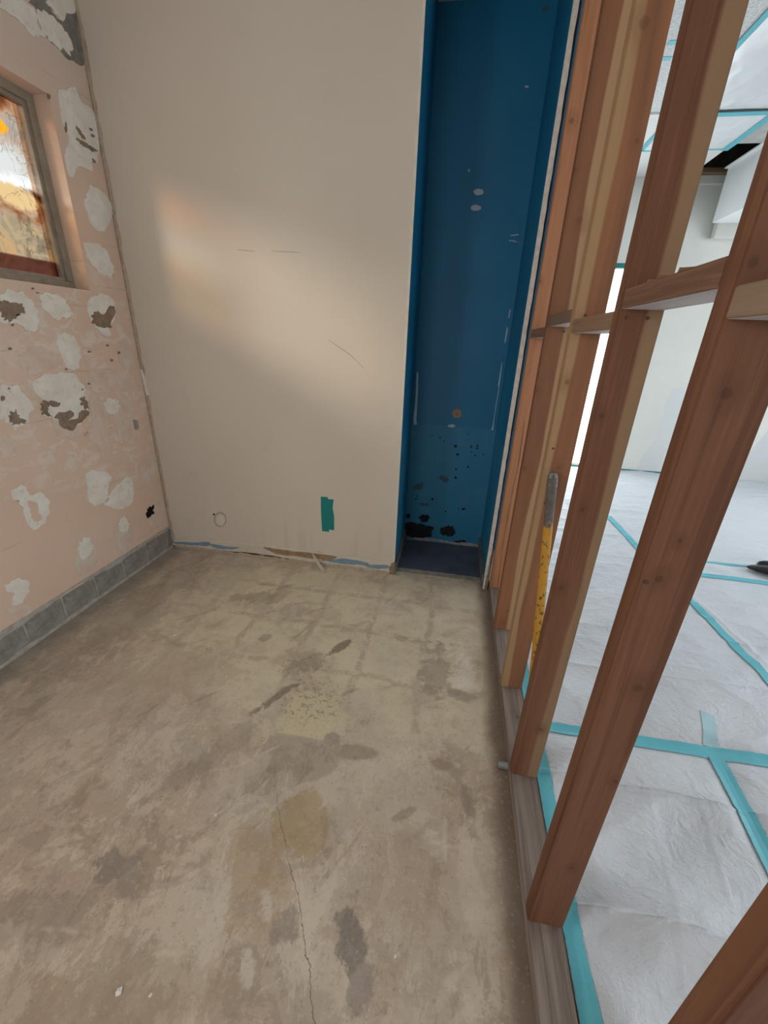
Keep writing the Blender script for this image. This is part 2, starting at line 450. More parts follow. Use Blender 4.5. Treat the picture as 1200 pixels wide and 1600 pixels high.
M = dict(
    concrete=mat_concrete(), peach=mat_peach(), cream=mat_cream(), blue=mat_blue(),
    plaster=mat_noisy('rough white plaster', (0.71, 0.65, 0.565), (0.80, 0.765, 0.70), 16, 0.85, 0.8, 0.008, spots=((0.60, 0.44, 0.35), 0.55)),
    faint=mat_noisy('thin plaster smear', (0.63, 0.465, 0.365), (0.67, 0.585, 0.50), 13, 0.8, 0.35, 0.004, spots=((0.62, 0.42, 0.32), 0.7)),
    bare=mat_noisy('bare brown block', (0.20, 0.14, 0.095), (0.31, 0.23, 0.165), 30, 0.9, 0.7, 0.006),
    grey=mat_noisy('bare grey block', (0.17, 0.16, 0.14), (0.27, 0.25, 0.215), 24, 0.9, 0.7, 0.006),
    block=mat_noisy('grey cinder block', (0.20, 0.185, 0.16), (0.31, 0.29, 0.25), 20, 0.9, 0.8, 0.006, spots=((0.45, 0.42, 0.37), 0.6)),
    mortar=mat_noisy('pale grey mortar', (0.32, 0.295, 0.255), (0.47, 0.435, 0.38), 26, 0.9, 0.6, 0.005),
    black=mat_plain('black hole', (0.012, 0.011, 0.01), 0.9, 0.1),
    bluechip=mat_noisy('old blue paint', (0.16, 0.26, 0.335), (0.23, 0.33, 0.40), 30, 0.6),
    brownpaper=mat_noisy('torn brown board paper', (0.25, 0.165, 0.09), (0.37, 0.26, 0.16), 40, 0.9, 0.5),
    dark=mat_plain('dark gap', (0.06, 0.045, 0.035), 0.95, 0.1),
    tan=mat_noisy('tan dried filler', (0.40, 0.31, 0.235), (0.53, 0.44, 0.345), 30, 0.85),
    palepaint=mat_noisy('pale undercoat', (0.60, 0.555, 0.48), (0.68, 0.63, 0.55), 20, 0.7),
    greymark=mat_plain('grey scuff', (0.42, 0.375, 0.315), 0.8),
    mould=mat_noisy('black mould', (0.006, 0.007, 0.009), (0.02, 0.022, 0.026), 40, 0.95, 0.8),
    stain=mat_noisy('grey green stain', (0.03, 0.085, 0.12), (0.07, 0.14, 0.175), 40, 0.9),
    paper=mat_noisy('greyish torn paper', (0.20, 0.20, 0.22), (0.36, 0.35, 0.36), 45, 0.9, 0.6),
    pale=mat_plain('chipped paint', (0.40, 0.47, 0.55), 0.8), whitechip=mat_plain('white scratch', (0.36, 0.52, 0.62), 0.7),
    brownspot=mat_plain('brown filler', (0.36, 0.22, 0.14), 0.8),
    navy=mat_noisy('navy painted floor', (0.072, 0.088, 0.120), (0.105, 0.122, 0.152), 9, 0.5, 0.15, 0.003, 0.45, spots=((0.12, 0.13, 0.145), 0.35)),
    gypsum=mat_noisy('cut plasterboard edge', (0.56, 0.54, 0.51), (0.70, 0.68, 0.65), 40, 0.95, 0.6),
    rail=mat_noisy('dull grey edge strip', (0.11, 0.10, 0.095), (0.20, 0.185, 0.17), 25, 0.6),
    metal=mat_plain('worn galvanised metal', (0.36, 0.36, 0.35), 0.42, 0.5, 0.6),
    frame=mat_noisy('taupe window frame', (0.25, 0.205, 0.155), (0.33, 0.28, 0.22), 20, 0.45, 0.1),
    pane=mat_pane(),
    teal=mat_plain('teal masking tape', (0.003, 0.20, 0.19), 0.45, 0.4, 0, 0.15, 25),
    cyan=mat_plain('turquoise masking tape', (0.12, 0.47, 0.55), 0.5, 0.4, 0, 0.10, 18),
    cyanfaint=mat_plain('turquoise tape under thin cloth', (0.38, 0.56, 0.62), 0.6),
    cloth=mat_cloth(), popcorn=mat_popcorn(),
    white=mat_noisy('white painted wall', (0.70, 0.69, 0.63), (0.77, 0.755, 0.695), 1.5, 0.7, 0.05),
    shade=mat_noisy('white ceiling board', (0.70, 0.70, 0.68), (0.76, 0.76, 0.74), 2, 0.8, 0.05),
    film=mat_plain('white plastic sheeting', (0.76, 0.78, 0.80), 0.3, 0.5, 0, 0.03, 8, 0.3),
    beam=mat_noisy('grey concrete beam', (0.42, 0.41, 0.40), (0.54, 0.53, 0.51), 8, 0.9),
    cavity=mat_noisy('dark roof cavity', (0.028, 0.024, 0.02), (0.06, 0.05, 0.04), 10, 0.95),
    bag=mat_plain('black plastic', (0.018, 0.022, 0.027), 0.22, 0.6, 0, 0.2, 12, 0.2),
    lit=mat_lit('daylit film over glass door', (0.90, 0.97, 1.0), 4.6),
    added_glow=mat_lit('glowing added pane', (0.88, 0.95, 1.0), 2.0),  # emissive panes of the added, unseen windows
)
def mat_stick():
    g = G('yellow painted pole'); x, y, z = g.sep()
    n = g.noise(55, 5, 0.65); n2 = g.noise(14, 4)
    c = g.mix(n2, (0.42, 0.20, 0.018), (0.54, 0.28, 0.03))
    c = g.mix(g.step(n, 0.57, 0.63, 0, 0.9), c, (0.06, 0.045, 0.03))
    edge = g.add(z, g.mul(g.sub(n, 0.5), 0.22))
    c = g.mix(g.step(edge, 0.82, 0.85), c, g.mix(g.noise(40, 5), (0.055, 0.045, 0.038), (0.16, 0.14, 0.125)))
    c = g.mix(g.step(edge, 0.995, 1.01), c, (0.24, 0.225, 0.205))
    return g.done(c, 0.6, g.bump(n, 0.4, 0.002), 0.35)
M['stick'] = mat_stick()

# ------------------------------------------------------------------ outlines of patches and marks, metres on their wall
LEFT_PATCHES = [
  ('white',[(0.97, 1.56), (1.041, 1.573), (1.09, 1.547), (1.112, 1.51), (1.1, 1.457), (1.075, 1.413), (1.036, 1.418), (1.02, 1.437), (0.973, 1.445), (0.937, 1.456)]),
  ('bare',[(0.959, 1.526), (1.007, 1.53), (1.045, 1.518), (1.054, 1.49), (1.02, 1.485), (1.004, 1.465), (0.964, 1.457), (0.942, 1.471)]),
  ('white',[(1.145, 1.564), (1.219, 1.584), (1.269, 1.555), (1.293, 1.515), (1.274, 1.482), (1.194, 1.475), (1.16, 1.5), (1.14, 1.525)]),
  ('white',[(1.427, 1.583), (1.507, 1.613), (1.565, 1.588), (1.578, 1.534), (1.556, 1.476), (1.504, 1.45), (1.516, 1.415), (1.469, 1.406), (1.424, 1.432), (1.398, 1.485), (1.401, 1.537)]),
  ('bare',[(1.45, 1.524), (1.477, 1.508), (1.506, 1.517), (1.545, 1.555), (1.574, 1.549), (1.566, 1.513), (1.504, 1.45), (1.447, 1.442), (1.42, 1.455), (1.407, 1.489), (1.425, 1.509)]),
  ('white',[(1.181, 1.391), (1.228, 1.416), (1.265, 1.392), (1.289, 1.347), (1.274, 1.294), (1.254, 1.245), (1.212, 1.244), (1.183, 1.268), (1.179, 1.312), (1.166, 1.355)]),
  ('faint',[(1.547, 1.361), (1.6, 1.378), (1.629, 1.353), (1.65, 1.264), (1.635, 1.233), (1.574, 1.241), (1.538, 1.286)]),
  ('faint',[(0.979, 1.33), (1.081, 1.345), (1.143, 1.334), (1.157, 1.269), (1.011, 1.241), (0.97, 1.277)]),
  ('white',[(0.994, 1.187), (1.044, 1.225), (1.128, 1.23), (1.217, 1.228), (1.257, 1.171), (1.258, 1.106), (1.249, 1.025), (1.181, 0.979), (1.121, 0.969), (1.065, 1.023), (1.008, 1.055), (1.016, 1.105), (0.998, 1.151)]),
  ('bare',[(1.018, 1.112), (1.074, 1.109), (1.107, 1.09), (1.074, 1.079), (1.044, 1.091), (1.03, 1.066), (1.045, 1.041), (1.004, 1.055), (1.008, 1.084)]),
  ('bare',[(1.056, 1.036), (1.091, 1.051), (1.153, 1.046), (1.158, 1.025), (1.124, 1.009), (1.17, 1.009), (1.209, 1.041), (1.251, 1.032), (1.214, 0.993), (1.158, 0.966), (1.104, 0.972), (1.067, 1.014)]),
  ('bare',[(1.22, 1.095), (1.248, 1.107), (1.258, 1.057), (1.235, 1.048)]),
  ('white',[(0.853, 1.193), (0.895, 1.196), (0.937, 1.171), (0.963, 1.112), (0.95, 1.071), (0.918, 1.04), (0.866, 1.014), (0.845, 1.039), (0.826, 1.063), (0.817, 1.078)]),
  ('bare',[(0.851, 1.079), (0.882, 1.088), (0.889, 1.066), (0.913, 1.037), (0.879, 1.033), (0.848, 1.045)]),
  ('bare',[(0.842, 1.158), (0.857, 1.153), (0.85, 1.14), (0.836, 1.139)]),
  ('faint',[(1.302, 1.223), (1.42, 1.232), (1.554, 1.216), (1.598, 1.168), (1.562, 1.108), (1.442, 1.111), (1.296, 1.135)]),
  ('faint',[(1.285, 1.095), (1.348, 1.096), (1.357, 0.974), (1.365, 0.882), (1.34, 0.832), (1.286, 0.804), (1.256, 0.852), (1.221, 0.912), (1.264, 0.989)]),
  ('white',[(1.372, 1.067), (1.432, 1.077), (1.471, 1.046), (1.447, 1.004), (1.397, 0.994), (1.366, 1.025)]),
  ('faint',[(1.485, 1.098), (1.565, 1.071), (1.572, 1.004), (1.53, 0.897), (1.542, 0.845), (1.484, 0.824), (1.419, 0.862), (1.407, 0.947), (1.435, 1.006)]),
  ('faint',[(0.784, 0.974), (0.827, 0.979), (0.854, 0.952), (0.841, 0.911), (0.795, 0.901), (0.768, 0.922)]),
  ('faint',[(1.051, 1.033), (1.165, 0.957), (1.121, 0.908), (1.1, 0.929), (1.051, 0.947)]),
  ('white',[(0.768, 0.761), (0.823, 0.757), (0.832, 0.715), (0.885, 0.704), (0.911, 0.653), (0.894, 0.6), (0.856, 0.557), (0.807, 0.545), (0.782, 0.59), (0.783, 0.654), (0.776, 0.704), (0.752, 0.721)]),
  ('peach',[(0.814, 0.682), (0.846, 0.67), (0.852, 0.626), (0.848, 0.586), (0.828, 0.573), (0.81, 0.618)]),
  ('white',[(1.151, 0.724), (1.237, 0.711), (1.301, 0.654), (1.264, 0.608), (1.249, 0.555), (1.195, 0.526), (1.136, 0.549), (1.125, 0.6), (1.14, 0.669)]),
  ('white',[(1.262, 0.56), (1.332, 0.595), (1.401, 0.618), (1.446, 0.589), (1.432, 0.489), (1.394, 0.45), (1.304, 0.449), (1.206, 0.523), (1.242, 0.528)]),
  ('faint',[(1.535, 0.665), (1.617, 0.706), (1.682, 0.668), (1.683, 0.58), (1.601, 0.533), (1.536, 0.565), (1.515, 0.619)]),
  ('faint',[(1.595, 0.395), (1.673, 0.389), (1.684, 0.302), (1.629, 0.216), (1.544, 0.201), (1.519, 0.253), (1.556, 0.307)]),
  ('faint',[(1.273, 0.363), (1.327, 0.397), (1.354, 0.327), (1.374, 0.251), (1.349, 0.185), (1.279, 0.176), (1.228, 0.224), (1.225, 0.301)]),
  ('white',[(1.281, 0.37), (1.327, 0.397), (1.348, 0.329), (1.324, 0.291), (1.275, 0.325)]),
  ('faint',[(0.997, 0.373), (1.053, 0.389), (1.083, 0.329), (1.094, 0.273), (1.072, 0.213), (0.998, 0.183), (0.956, 0.218), (0.951, 0.3)]),
  ('white',[(0.994, 0.364), (1.053, 0.389), (1.076, 0.323), (1.049, 0.287), (0.994, 0.277), (0.986, 0.32)]),
  ('white',[(0.612, 0.364), (0.663, 0.367), (0.694, 0.321), (0.696, 0.275), (0.663, 0.244), (0.619, 0.251), (0.613, 0.277), (0.625, 0.304), (0.612, 0.33)]),
  ('faint',[(0.59, 0.25), (0.637, 0.234), (0.683, 0.183), (0.659, 0.155), (0.612, 0.18), (0.587, 0.217)]),
  ('white',[(1.545, 2.055), (1.579, 2.094), (1.657, 2.086), (1.698, 2.057), (1.69, 2.006), (1.621, 1.917), (1.548, 1.91), (1.519, 1.965), (1.516, 2.01)]),
  ('faint',[(1.542, 2.024), (1.629, 2.07), (1.666, 2.033), (1.636, 1.969), (1.578, 1.932), (1.543, 1.971)]),
  ('white',[(1.461, 1.821), (1.528, 1.842), (1.594, 1.821), (1.628, 1.741), (1.598, 1.702), (1.536, 1.703), (1.47, 1.759)]),
  ('white',[(1.491, 2.414), (1.535, 2.451), (1.594, 2.47), (1.623, 2.429), (1.687, 2.428), (1.706, 2.379), (1.691, 2.286), (1.659, 2.216), (1.612, 2.208), (1.61, 2.163), (1.522, 2.158), (1.48, 2.102), (1.455, 2.102), (1.456, 2.171), (1.495, 2.252), (1.485, 2.315), (1.492, 2.369)]),
  ('bare',[(1.553, 2.314), (1.574, 2.315), (1.602, 2.287), (1.58, 2.283)]),
  ('bare',[(1.543, 2.271), (1.576, 2.269), (1.66, 2.266), (1.645, 2.252), (1.6, 2.25), (1.561, 2.255)]),
  ('bare',[(1.638, 2.342), (1.654, 2.346), (1.661, 2.339), (1.642, 2.335)]),
  ('bare',[(1.645, 2.322), (1.665, 2.323), (1.66, 2.313), (1.644, 2.311)]),
  ('bare',[(1.499, 2.314), (1.501, 2.295), (1.492, 2.271), (1.49, 2.291)]),
  ('bare',[(1.62, 2.218), (1.637, 2.216), (1.643, 2.207), (1.622, 2.204)]),
  ('bare',[(1.432, 2.383), (1.443, 2.381), (1.436, 2.366), (1.428, 2.368)]),
  ('grey',[(1.436, 2.679), (1.529, 2.73), (1.561, 2.703), (1.603, 2.708), (1.696, 2.781), (1.694, 2.671), (1.698, 2.595), (1.627, 2.582), (1.558, 2.574), (1.509, 2.593), (1.472, 2.626), (1.465, 2.67)]),
  ('white',[(1.477, 2.668), (1.53, 2.69), (1.597, 2.672), (1.627, 2.663), (1.613, 2.6), (1.562, 2.588), (1.509, 2.593), (1.469, 2.602)]),
  ('white',[(1.302, 2.606), (1.408, 2.664), (1.452, 2.655), (1.463, 2.61), (1.483, 2.591), (1.426, 2.568), (1.351, 2.58), (1.294, 2.581)]),
  ('white',[(1.535, 2.732), (1.704, 2.824), (1.697, 2.784), (1.597, 2.705), (1.564, 2.714)]),
  ('black',[(1.524, 0.366), (1.55, 0.369), (1.582, 0.357), (1.573, 0.34), (1.577, 0.316), (1.552, 0.318), (1.541, 0.307), (1.51, 0.305), (1.515, 0.335)]),
  ('bare',[(0.947, 1.344), (0.941, 1.339), (0.935, 1.341), (0.937, 1.347), (0.945, 1.349)]),
  ('bare',[(1.531, 1.45), (1.524, 1.445), (1.514, 1.446), (1.515, 1.452), (1.526, 1.454)]),
  ('bare',[(0.991, 1.529), (0.986, 1.526), (0.98, 1.527), (0.98, 1.529), (0.987, 1.531)]),
  ('bare',[(1.493, 1.278), (1.485, 1.272), (1.474, 1.275), (1.476, 1.282), (1.488, 1.284)]),
  ('bare',[(1.124, 1.592), (1.119, 1.588), (1.114, 1.589), (1.116, 1.593), (1.122, 1.595)]),
  ('bare',[(1.481, 1.354), (1.474, 1.349), (1.467, 1.351), (1.469, 1.358), (1.478, 1.36)]),
  ('bare',[(1.256, 1.144), (1.25, 1.141), (1.242, 1.143), (1.244, 1.147), (1.252, 1.148)]),
  ('bare',[(1.356, 1.325), (1.348, 1.32), (1.339, 1.322), (1.34, 1.328), (1.351, 1.329)]),
  ('bare',[(1.191, 1.246), (1.186, 1.243), (1.181, 1.245), (1.182, 1.249), (1.188, 1.25)]),
  ('bare',[(0.986, 1.44), (0.981, 1.434), (0.976, 1.436), (0.978, 1.443), (0.984, 1.445)]),
  ('bare',[(1.143, 1.576), (1.138, 1.574), (1.132, 1.574), (1.133, 1.577), (1.139, 1.578)]),
  ('bare',[(0.888, 1.185), (0.884, 1.181), (0.88, 1.183), (0.882, 1.189), (0.887, 1.19)]),
  ('bare',[(1.553, 1.315), (1.545, 1.308), (1.537, 1.311), (1.54, 1.32), (1.55, 1.323)]),
  ('bare',[(1.304, 1.168), (1.299, 1.164), (1.292, 1.166), (1.294, 1.172), (1.301, 1.173)]),
]
BASE_PATCHES = [
  ('blue',[(-2.217, 0.041), (-2.03, 0.06), (-1.987, 0.071), (-1.946, 0.071), (-1.941, 0.046), (-2.034, 0.034), (-2.22, 0.027)]),
  ('blue',[(-1.927, 0.06), (-1.817, 0.057), (-1.712, 0.063), (-1.771, 0.038), (-1.87, 0.029), (-1.926, 0.039)]),
  ('brown',[(-1.535, 0.085), (-1.418, 0.084), (-1.295, 0.083), (-1.181, 0.087), (-1.174, 0.045), (-1.297, 0.047), (-1.421, 0.042), (-1.483, 0.059)]),
  ('brown',[(-1.173, 0.087), (-1.135, 0.104), (-1.083, 0.095), (-1.012, 0.084), (-1.016, 0.069), (-1.069, 0.046), (-1.121, 0.047), (-1.151, 0.053)]),
  ('blue',[(-1.114, 0.041), (-0.949, 0.072), (-0.802, 0.063), (-0.78, 0.05), (-0.664, 0.062), (-0.667, 0.037), (-0.779, 0.025), (-0.845, 0.041), (-0.949, 0.031), (-1.061, 0.036)]),
  ('dark',[(-2.19, 0.004), (-1.938, 0.011), (-1.644, 0.026), (-1.36, 0.02), (-1.115, -0.001), (-0.904, 0.012), (-0.64, 0.01), (-0.64, -0.0), (-0.904, -0.011), (-1.115, -0.016), (-1.361, 0.003), (-1.645, 0.012), (-1.939, 0.001), (-2.191, -0.005)]),
  ('paint',[(-2.211, 0.076), (-1.912, 0.083), (-1.543, 0.093), (-1.418, 0.089), (-1.173, 0.088), (-1.008, 0.084), (-0.905, 0.075), (-0.672, 0.074), (-0.673, 0.09), (-1.008, 0.097), (-1.541, 0.109), (-2.209, 0.09)]),
]
ALCOVE_MARKS = [
  ('mould',[(-0.624, 0.138), (-0.509, 0.156), (-0.467, 0.138), (-0.404, 0.127), (-0.401, 0.087), (-0.418, 0.048), (-0.525, 0.03), (-0.597, 0.031), (-0.62, 0.07)]),
  ('mould',[(-0.342, 0.121), (-0.305, 0.153), (-0.244, 0.146), (-0.232, 0.107), (-0.241, 0.079), (-0.297, 0.068), (-0.339, 0.085)]),
  ('mould',[(-0.516, 0.195), (-0.497, 0.22), (-0.44, 0.222), (-0.438, 0.191), (-0.468, 0.16), (-0.498, 0.171)]),
  ('mould',[(-0.615, 0.206), (-0.588, 0.223), (-0.582, 0.197), (-0.601, 0.181)]),
  ('mould',[(-0.202, 0.309), (-0.178, 0.312), (-0.181, 0.297), (-0.2, 0.296)]),
  ('mould',[(-0.243, 0.019), (-0.181, 0.048), (-0.14, 0.044), (-0.16, 0.007), (-0.225, 0.006)]),
  ('paper',[(-0.591, 0.01), (-0.426, 0.036), (-0.243, 0.024), (-0.131, 0.033), (-0.041, 0.022), (-0.047, 0.005), (-0.192, 0.003), (-0.357, 0.011), (-0.457, 0.008), (-0.582, -0.0)]),
  ('stain',[(-0.39, 0.53), (-0.362, 0.551), (-0.326, 0.53), (-0.329, 0.499), (-0.358, 0.503)]),
  ('stain',[(-0.572, 0.445), (-0.509, 0.482), (-0.505, 0.439), (-0.552, 0.415)]),
  ('stain',[(-0.526, 0.315), (-0.473, 0.321), (-0.447, 0.307), (-0.495, 0.294)]),
  ('tan',[(-0.281, 0.998), (-0.283, 0.983), (-0.293, 0.971), (-0.308, 0.966), (-0.323, 0.969), (-0.335, 0.979), (-0.341, 0.994), (-0.338, 1.009), (-0.329, 1.021), (-0.314, 1.026), (-0.299, 1.023), (-0.286, 1.012)]),
  ('bare',[(-0.302, 0.991), (-0.304, 0.984), (-0.31, 0.981), (-0.317, 0.983), (-0.321, 0.99), (-0.319, 0.997), (-0.312, 1.0), (-0.305, 0.998)]),
  ('white',[(-0.603, 1.235), (-0.594, 1.236), (-0.586, 1.08), (-0.583, 0.923), (-0.572, 0.912), (-0.58, 0.904), (-0.603, 0.916), (-0.601, 1.079)]),
  ('white',[(-0.063, 1.321), (-0.059, 1.321), (-0.057, 1.198), (-0.065, 1.198)]),
  ('white',[(-0.06, 1.163), (-0.056, 1.163), (-0.06, 0.986), (-0.057, 0.905), (-0.073, 0.909), (-0.065, 0.932)]),
  ('white',[(-0.368, 0.905), (-0.337, 0.921), (-0.314, 0.914), (-0.329, 0.9)]),
  ('pale',[(-0.294, 2.231), (-0.298, 2.222), (-0.311, 2.217), (-0.328, 2.217), (-0.342, 2.222), (-0.349, 2.231), (-0.344, 2.24), (-0.331, 2.245), (-0.314, 2.244), (-0.3, 2.239)]),
  ('pale',[(-0.298, 2.156), (-0.302, 2.148), (-0.316, 2.143), (-0.334, 2.143), (-0.349, 2.148), (-0.356, 2.157), (-0.351, 2.165), (-0.337, 2.17), (-0.32, 2.17), (-0.304, 2.164)]),
  ('pale',[(-0.122, 2.673), (-0.124, 2.67), (-0.131, 2.669), (-0.139, 2.671), (-0.142, 2.674), (-0.14, 2.677), (-0.133, 2.678), (-0.125, 2.676)]),
  ('pale',[(-0.382, 2.33), (-0.383, 2.324), (-0.388, 2.324), (-0.391, 2.331), (-0.39, 2.337), (-0.385, 2.337)]),
  ('stain',[(-0.077, 2.961), (-0.08, 2.954), (-0.092, 2.951), (-0.105, 2.955), (-0.111, 2.963), (-0.107, 2.97), (-0.096, 2.972), (-0.083, 2.968)]),
  ('pale',[(-0.06, 1.637), (-0.054, 1.637), (-0.056, 1.596), (-0.061, 1.596)]),
  ('pale',[(-0.062, 1.533), (-0.055, 1.533), (-0.057, 1.459), (-0.063, 1.459)]),
  ('pale',[(-0.111, 2.025), (-0.074, 2.029), (-0.073, 2.025), (-0.108, 2.021)]),
  ('pale',[(-0.113, 2.001), (-0.071, 1.994), (-0.073, 1.991), (-0.113, 1.997)]),
  ('mould',[(-0.267, 0.714), (-0.27, 0.707), (-0.277, 0.704), (-0.284, 0.709), (-0.285, 0.717), (-0.279, 0.722), (-0.272, 0.721)]),
  ('mould',[(-0.269, 0.604), (-0.271, 0.599), (-0.277, 0.597), (-0.282, 0.6), (-0.282, 0.606), (-0.278, 0.611), (-0.272, 0.61)]),
  ('mould',[(-0.264, 0.542), (-0.266, 0.534), (-0.274, 0.532), (-0.281, 0.536), (-0.281, 0.545), (-0.276, 0.551), (-0.268, 0.549)]),
  ('mould',[(-0.417, 0.359), (-0.419, 0.351), (-0.426, 0.349), (-0.432, 0.353), (-0.433, 0.361), (-0.428, 0.366), (-0.421, 0.365)]),
  ('mould',[(-0.187, 0.63), (-0.189, 0.624), (-0.195, 0.622), (-0.2, 0.625), (-0.2, 0.632), (-0.196, 0.636), (-0.19, 0.635)]),
  ('mould',[(-0.182, 0.776), (-0.184, 0.771), (-0.19, 0.769), (-0.194, 0.772), (-0.195, 0.778), (-0.191, 0.782), (-0.185, 0.781)]),
  ('mould',[(-0.14, 0.787), (-0.142, 0.782), (-0.147, 0.78), (-0.152, 0.784), (-0.153, 0.789), (-0.149, 0.793), (-0.143, 0.793)]),
  ('mould',[(-0.141, 0.768), (-0.142, 0.763), (-0.148, 0.761), (-0.153, 0.764), (-0.153, 0.77), (-0.149, 0.774), (-0.144, 0.773)]),
  ('mould',[(-0.149, 0.716), (-0.15, 0.711), (-0.155, 0.71), (-0.159, 0.713), (-0.159, 0.718), (-0.156, 0.721), (-0.151, 0.72)]),
  ('mould',[(-0.287, 0.772), (-0.29, 0.764), (-0.298, 0.761), (-0.305, 0.766), (-0.306, 0.775), (-0.3, 0.781), (-0.292, 0.78)]),
  ('mould',[(-0.177, 0.739), (-0.178, 0.735), (-0.182, 0.734), (-0.185, 0.736), (-0.185, 0.74), (-0.183, 0.743), (-0.179, 0.742)]),
  ('mould',[(-0.405, 0.823), (-0.406, 0.819), (-0.411, 0.817), (-0.415, 0.82), (-0.416, 0.825), (-0.412, 0.828), (-0.407, 0.828)]),
  ('mould',[(-0.375, 0.797), (-0.377, 0.794), (-0.38, 0.792), (-0.384, 0.795), (-0.384, 0.799), (-0.381, 0.801), (-0.377, 0.801)]),
  ('mould',[(-0.217, 0.863), (-0.218, 0.86), (-0.222, 0.859), (-0.225, 0.861), (-0.225, 0.865), (-0.223, 0.867), (-0.219, 0.867)]),
  ('mould',[(-0.222, 0.305), (-0.223, 0.301), (-0.227, 0.299), (-0.231, 0.302), (-0.231, 0.306), (-0.228, 0.309), (-0.224, 0.309)]),
  ('mould',[(-0.312, 0.271), (-0.314, 0.265), (-0.319, 0.263), (-0.323, 0.266), (-0.324, 0.272), (-0.32, 0.276), (-0.315, 0.275)]),
  ('mould',[(-0.541, 0.346), (-0.543, 0.341), (-0.548, 0.339), (-0.552, 0.342), (-0.552, 0.347), (-0.548, 0.351), (-0.543, 0.351)]),
  ('mould',[(-0.535, 0.372), (-0.537, 0.368), (-0.541, 0.367), (-0.544, 0.369), (-0.545, 0.373), (-0.542, 0.376), (-0.537, 0.376)]),
  ('mould',[(-0.463, 0.836), (-0.464, 0.832), (-0.468, 0.831), (-0.471, 0.833), (-0.472, 0.837), (-0.469, 0.84), (-0.465, 0.839)]),
  ('mould',[(-0.094, 0.729), (-0.095, 0.725), (-0.099, 0.724), (-0.102, 0.726), (-0.102, 0.73), (-0.1, 0.733), (-0.096, 0.732)]),
]
WALL_MARKS = [
  ('teal',[(-1.113, 0.504), (-1.067, 0.505), (-1.066, 0.491), (-1.028, 0.493), (-1.036, 0.432), (-1.026, 0.377), (-1.027, 0.276), (-1.061, 0.278), (-1.062, 0.26), (-1.109, 0.261), (-1.114, 0.389)]),
  ('ring',[(-1.79, 0.266), (-1.795, 0.248), (-1.803, 0.231), (-1.816, 0.217), (-1.83, 0.207), (-1.846, 0.202), (-1.86, 0.203), (-1.873, 0.21), (-1.882, 0.222), (-1.886, 0.237), (-1.886, 0.255), (-1.882, 0.274), (-1.873, 0.291), (-1.86, 0.305), (-1.846, 0.315), (-1.831, 0.319), (-1.816, 0.318), (-1.804, 0.311), (-1.795, 0.3), (-1.79, 0.284)]),
  ('plaster',[(-1.799, 0.264), (-1.804, 0.247), (-1.814, 0.231), (-1.827, 0.22), (-1.841, 0.215), (-1.855, 0.217), (-1.866, 0.225), (-1.872, 0.239), (-1.873, 0.255), (-1.868, 0.272), (-1.858, 0.288), (-1.845, 0.298), (-1.83, 0.303), (-1.817, 0.302), (-1.806, 0.293), (-1.8, 0.28)]),
  ('dark',[(-1.872, 0.295), (-1.876, 0.289), (-1.883, 0.288), (-1.886, 0.294), (-1.882, 0.301), (-1.874, 0.301)]),
  ('mark',[(-1.048, 1.426), (-1.042, 1.425), (-0.99, 1.398), (-0.927, 1.361), (-0.878, 1.319), (-0.851, 1.293), (-0.854, 1.292), (-0.883, 1.319), (-0.932, 1.358), (-0.992, 1.393)]),
  ('mark',[(-1.534, 1.849), (-1.451, 1.843), (-1.452, 1.84), (-1.535, 1.846)]),
  ('mark',[(-1.336, 1.844), (-1.206, 1.84), (-1.206, 1.837), (-1.336, 1.841)]),
]

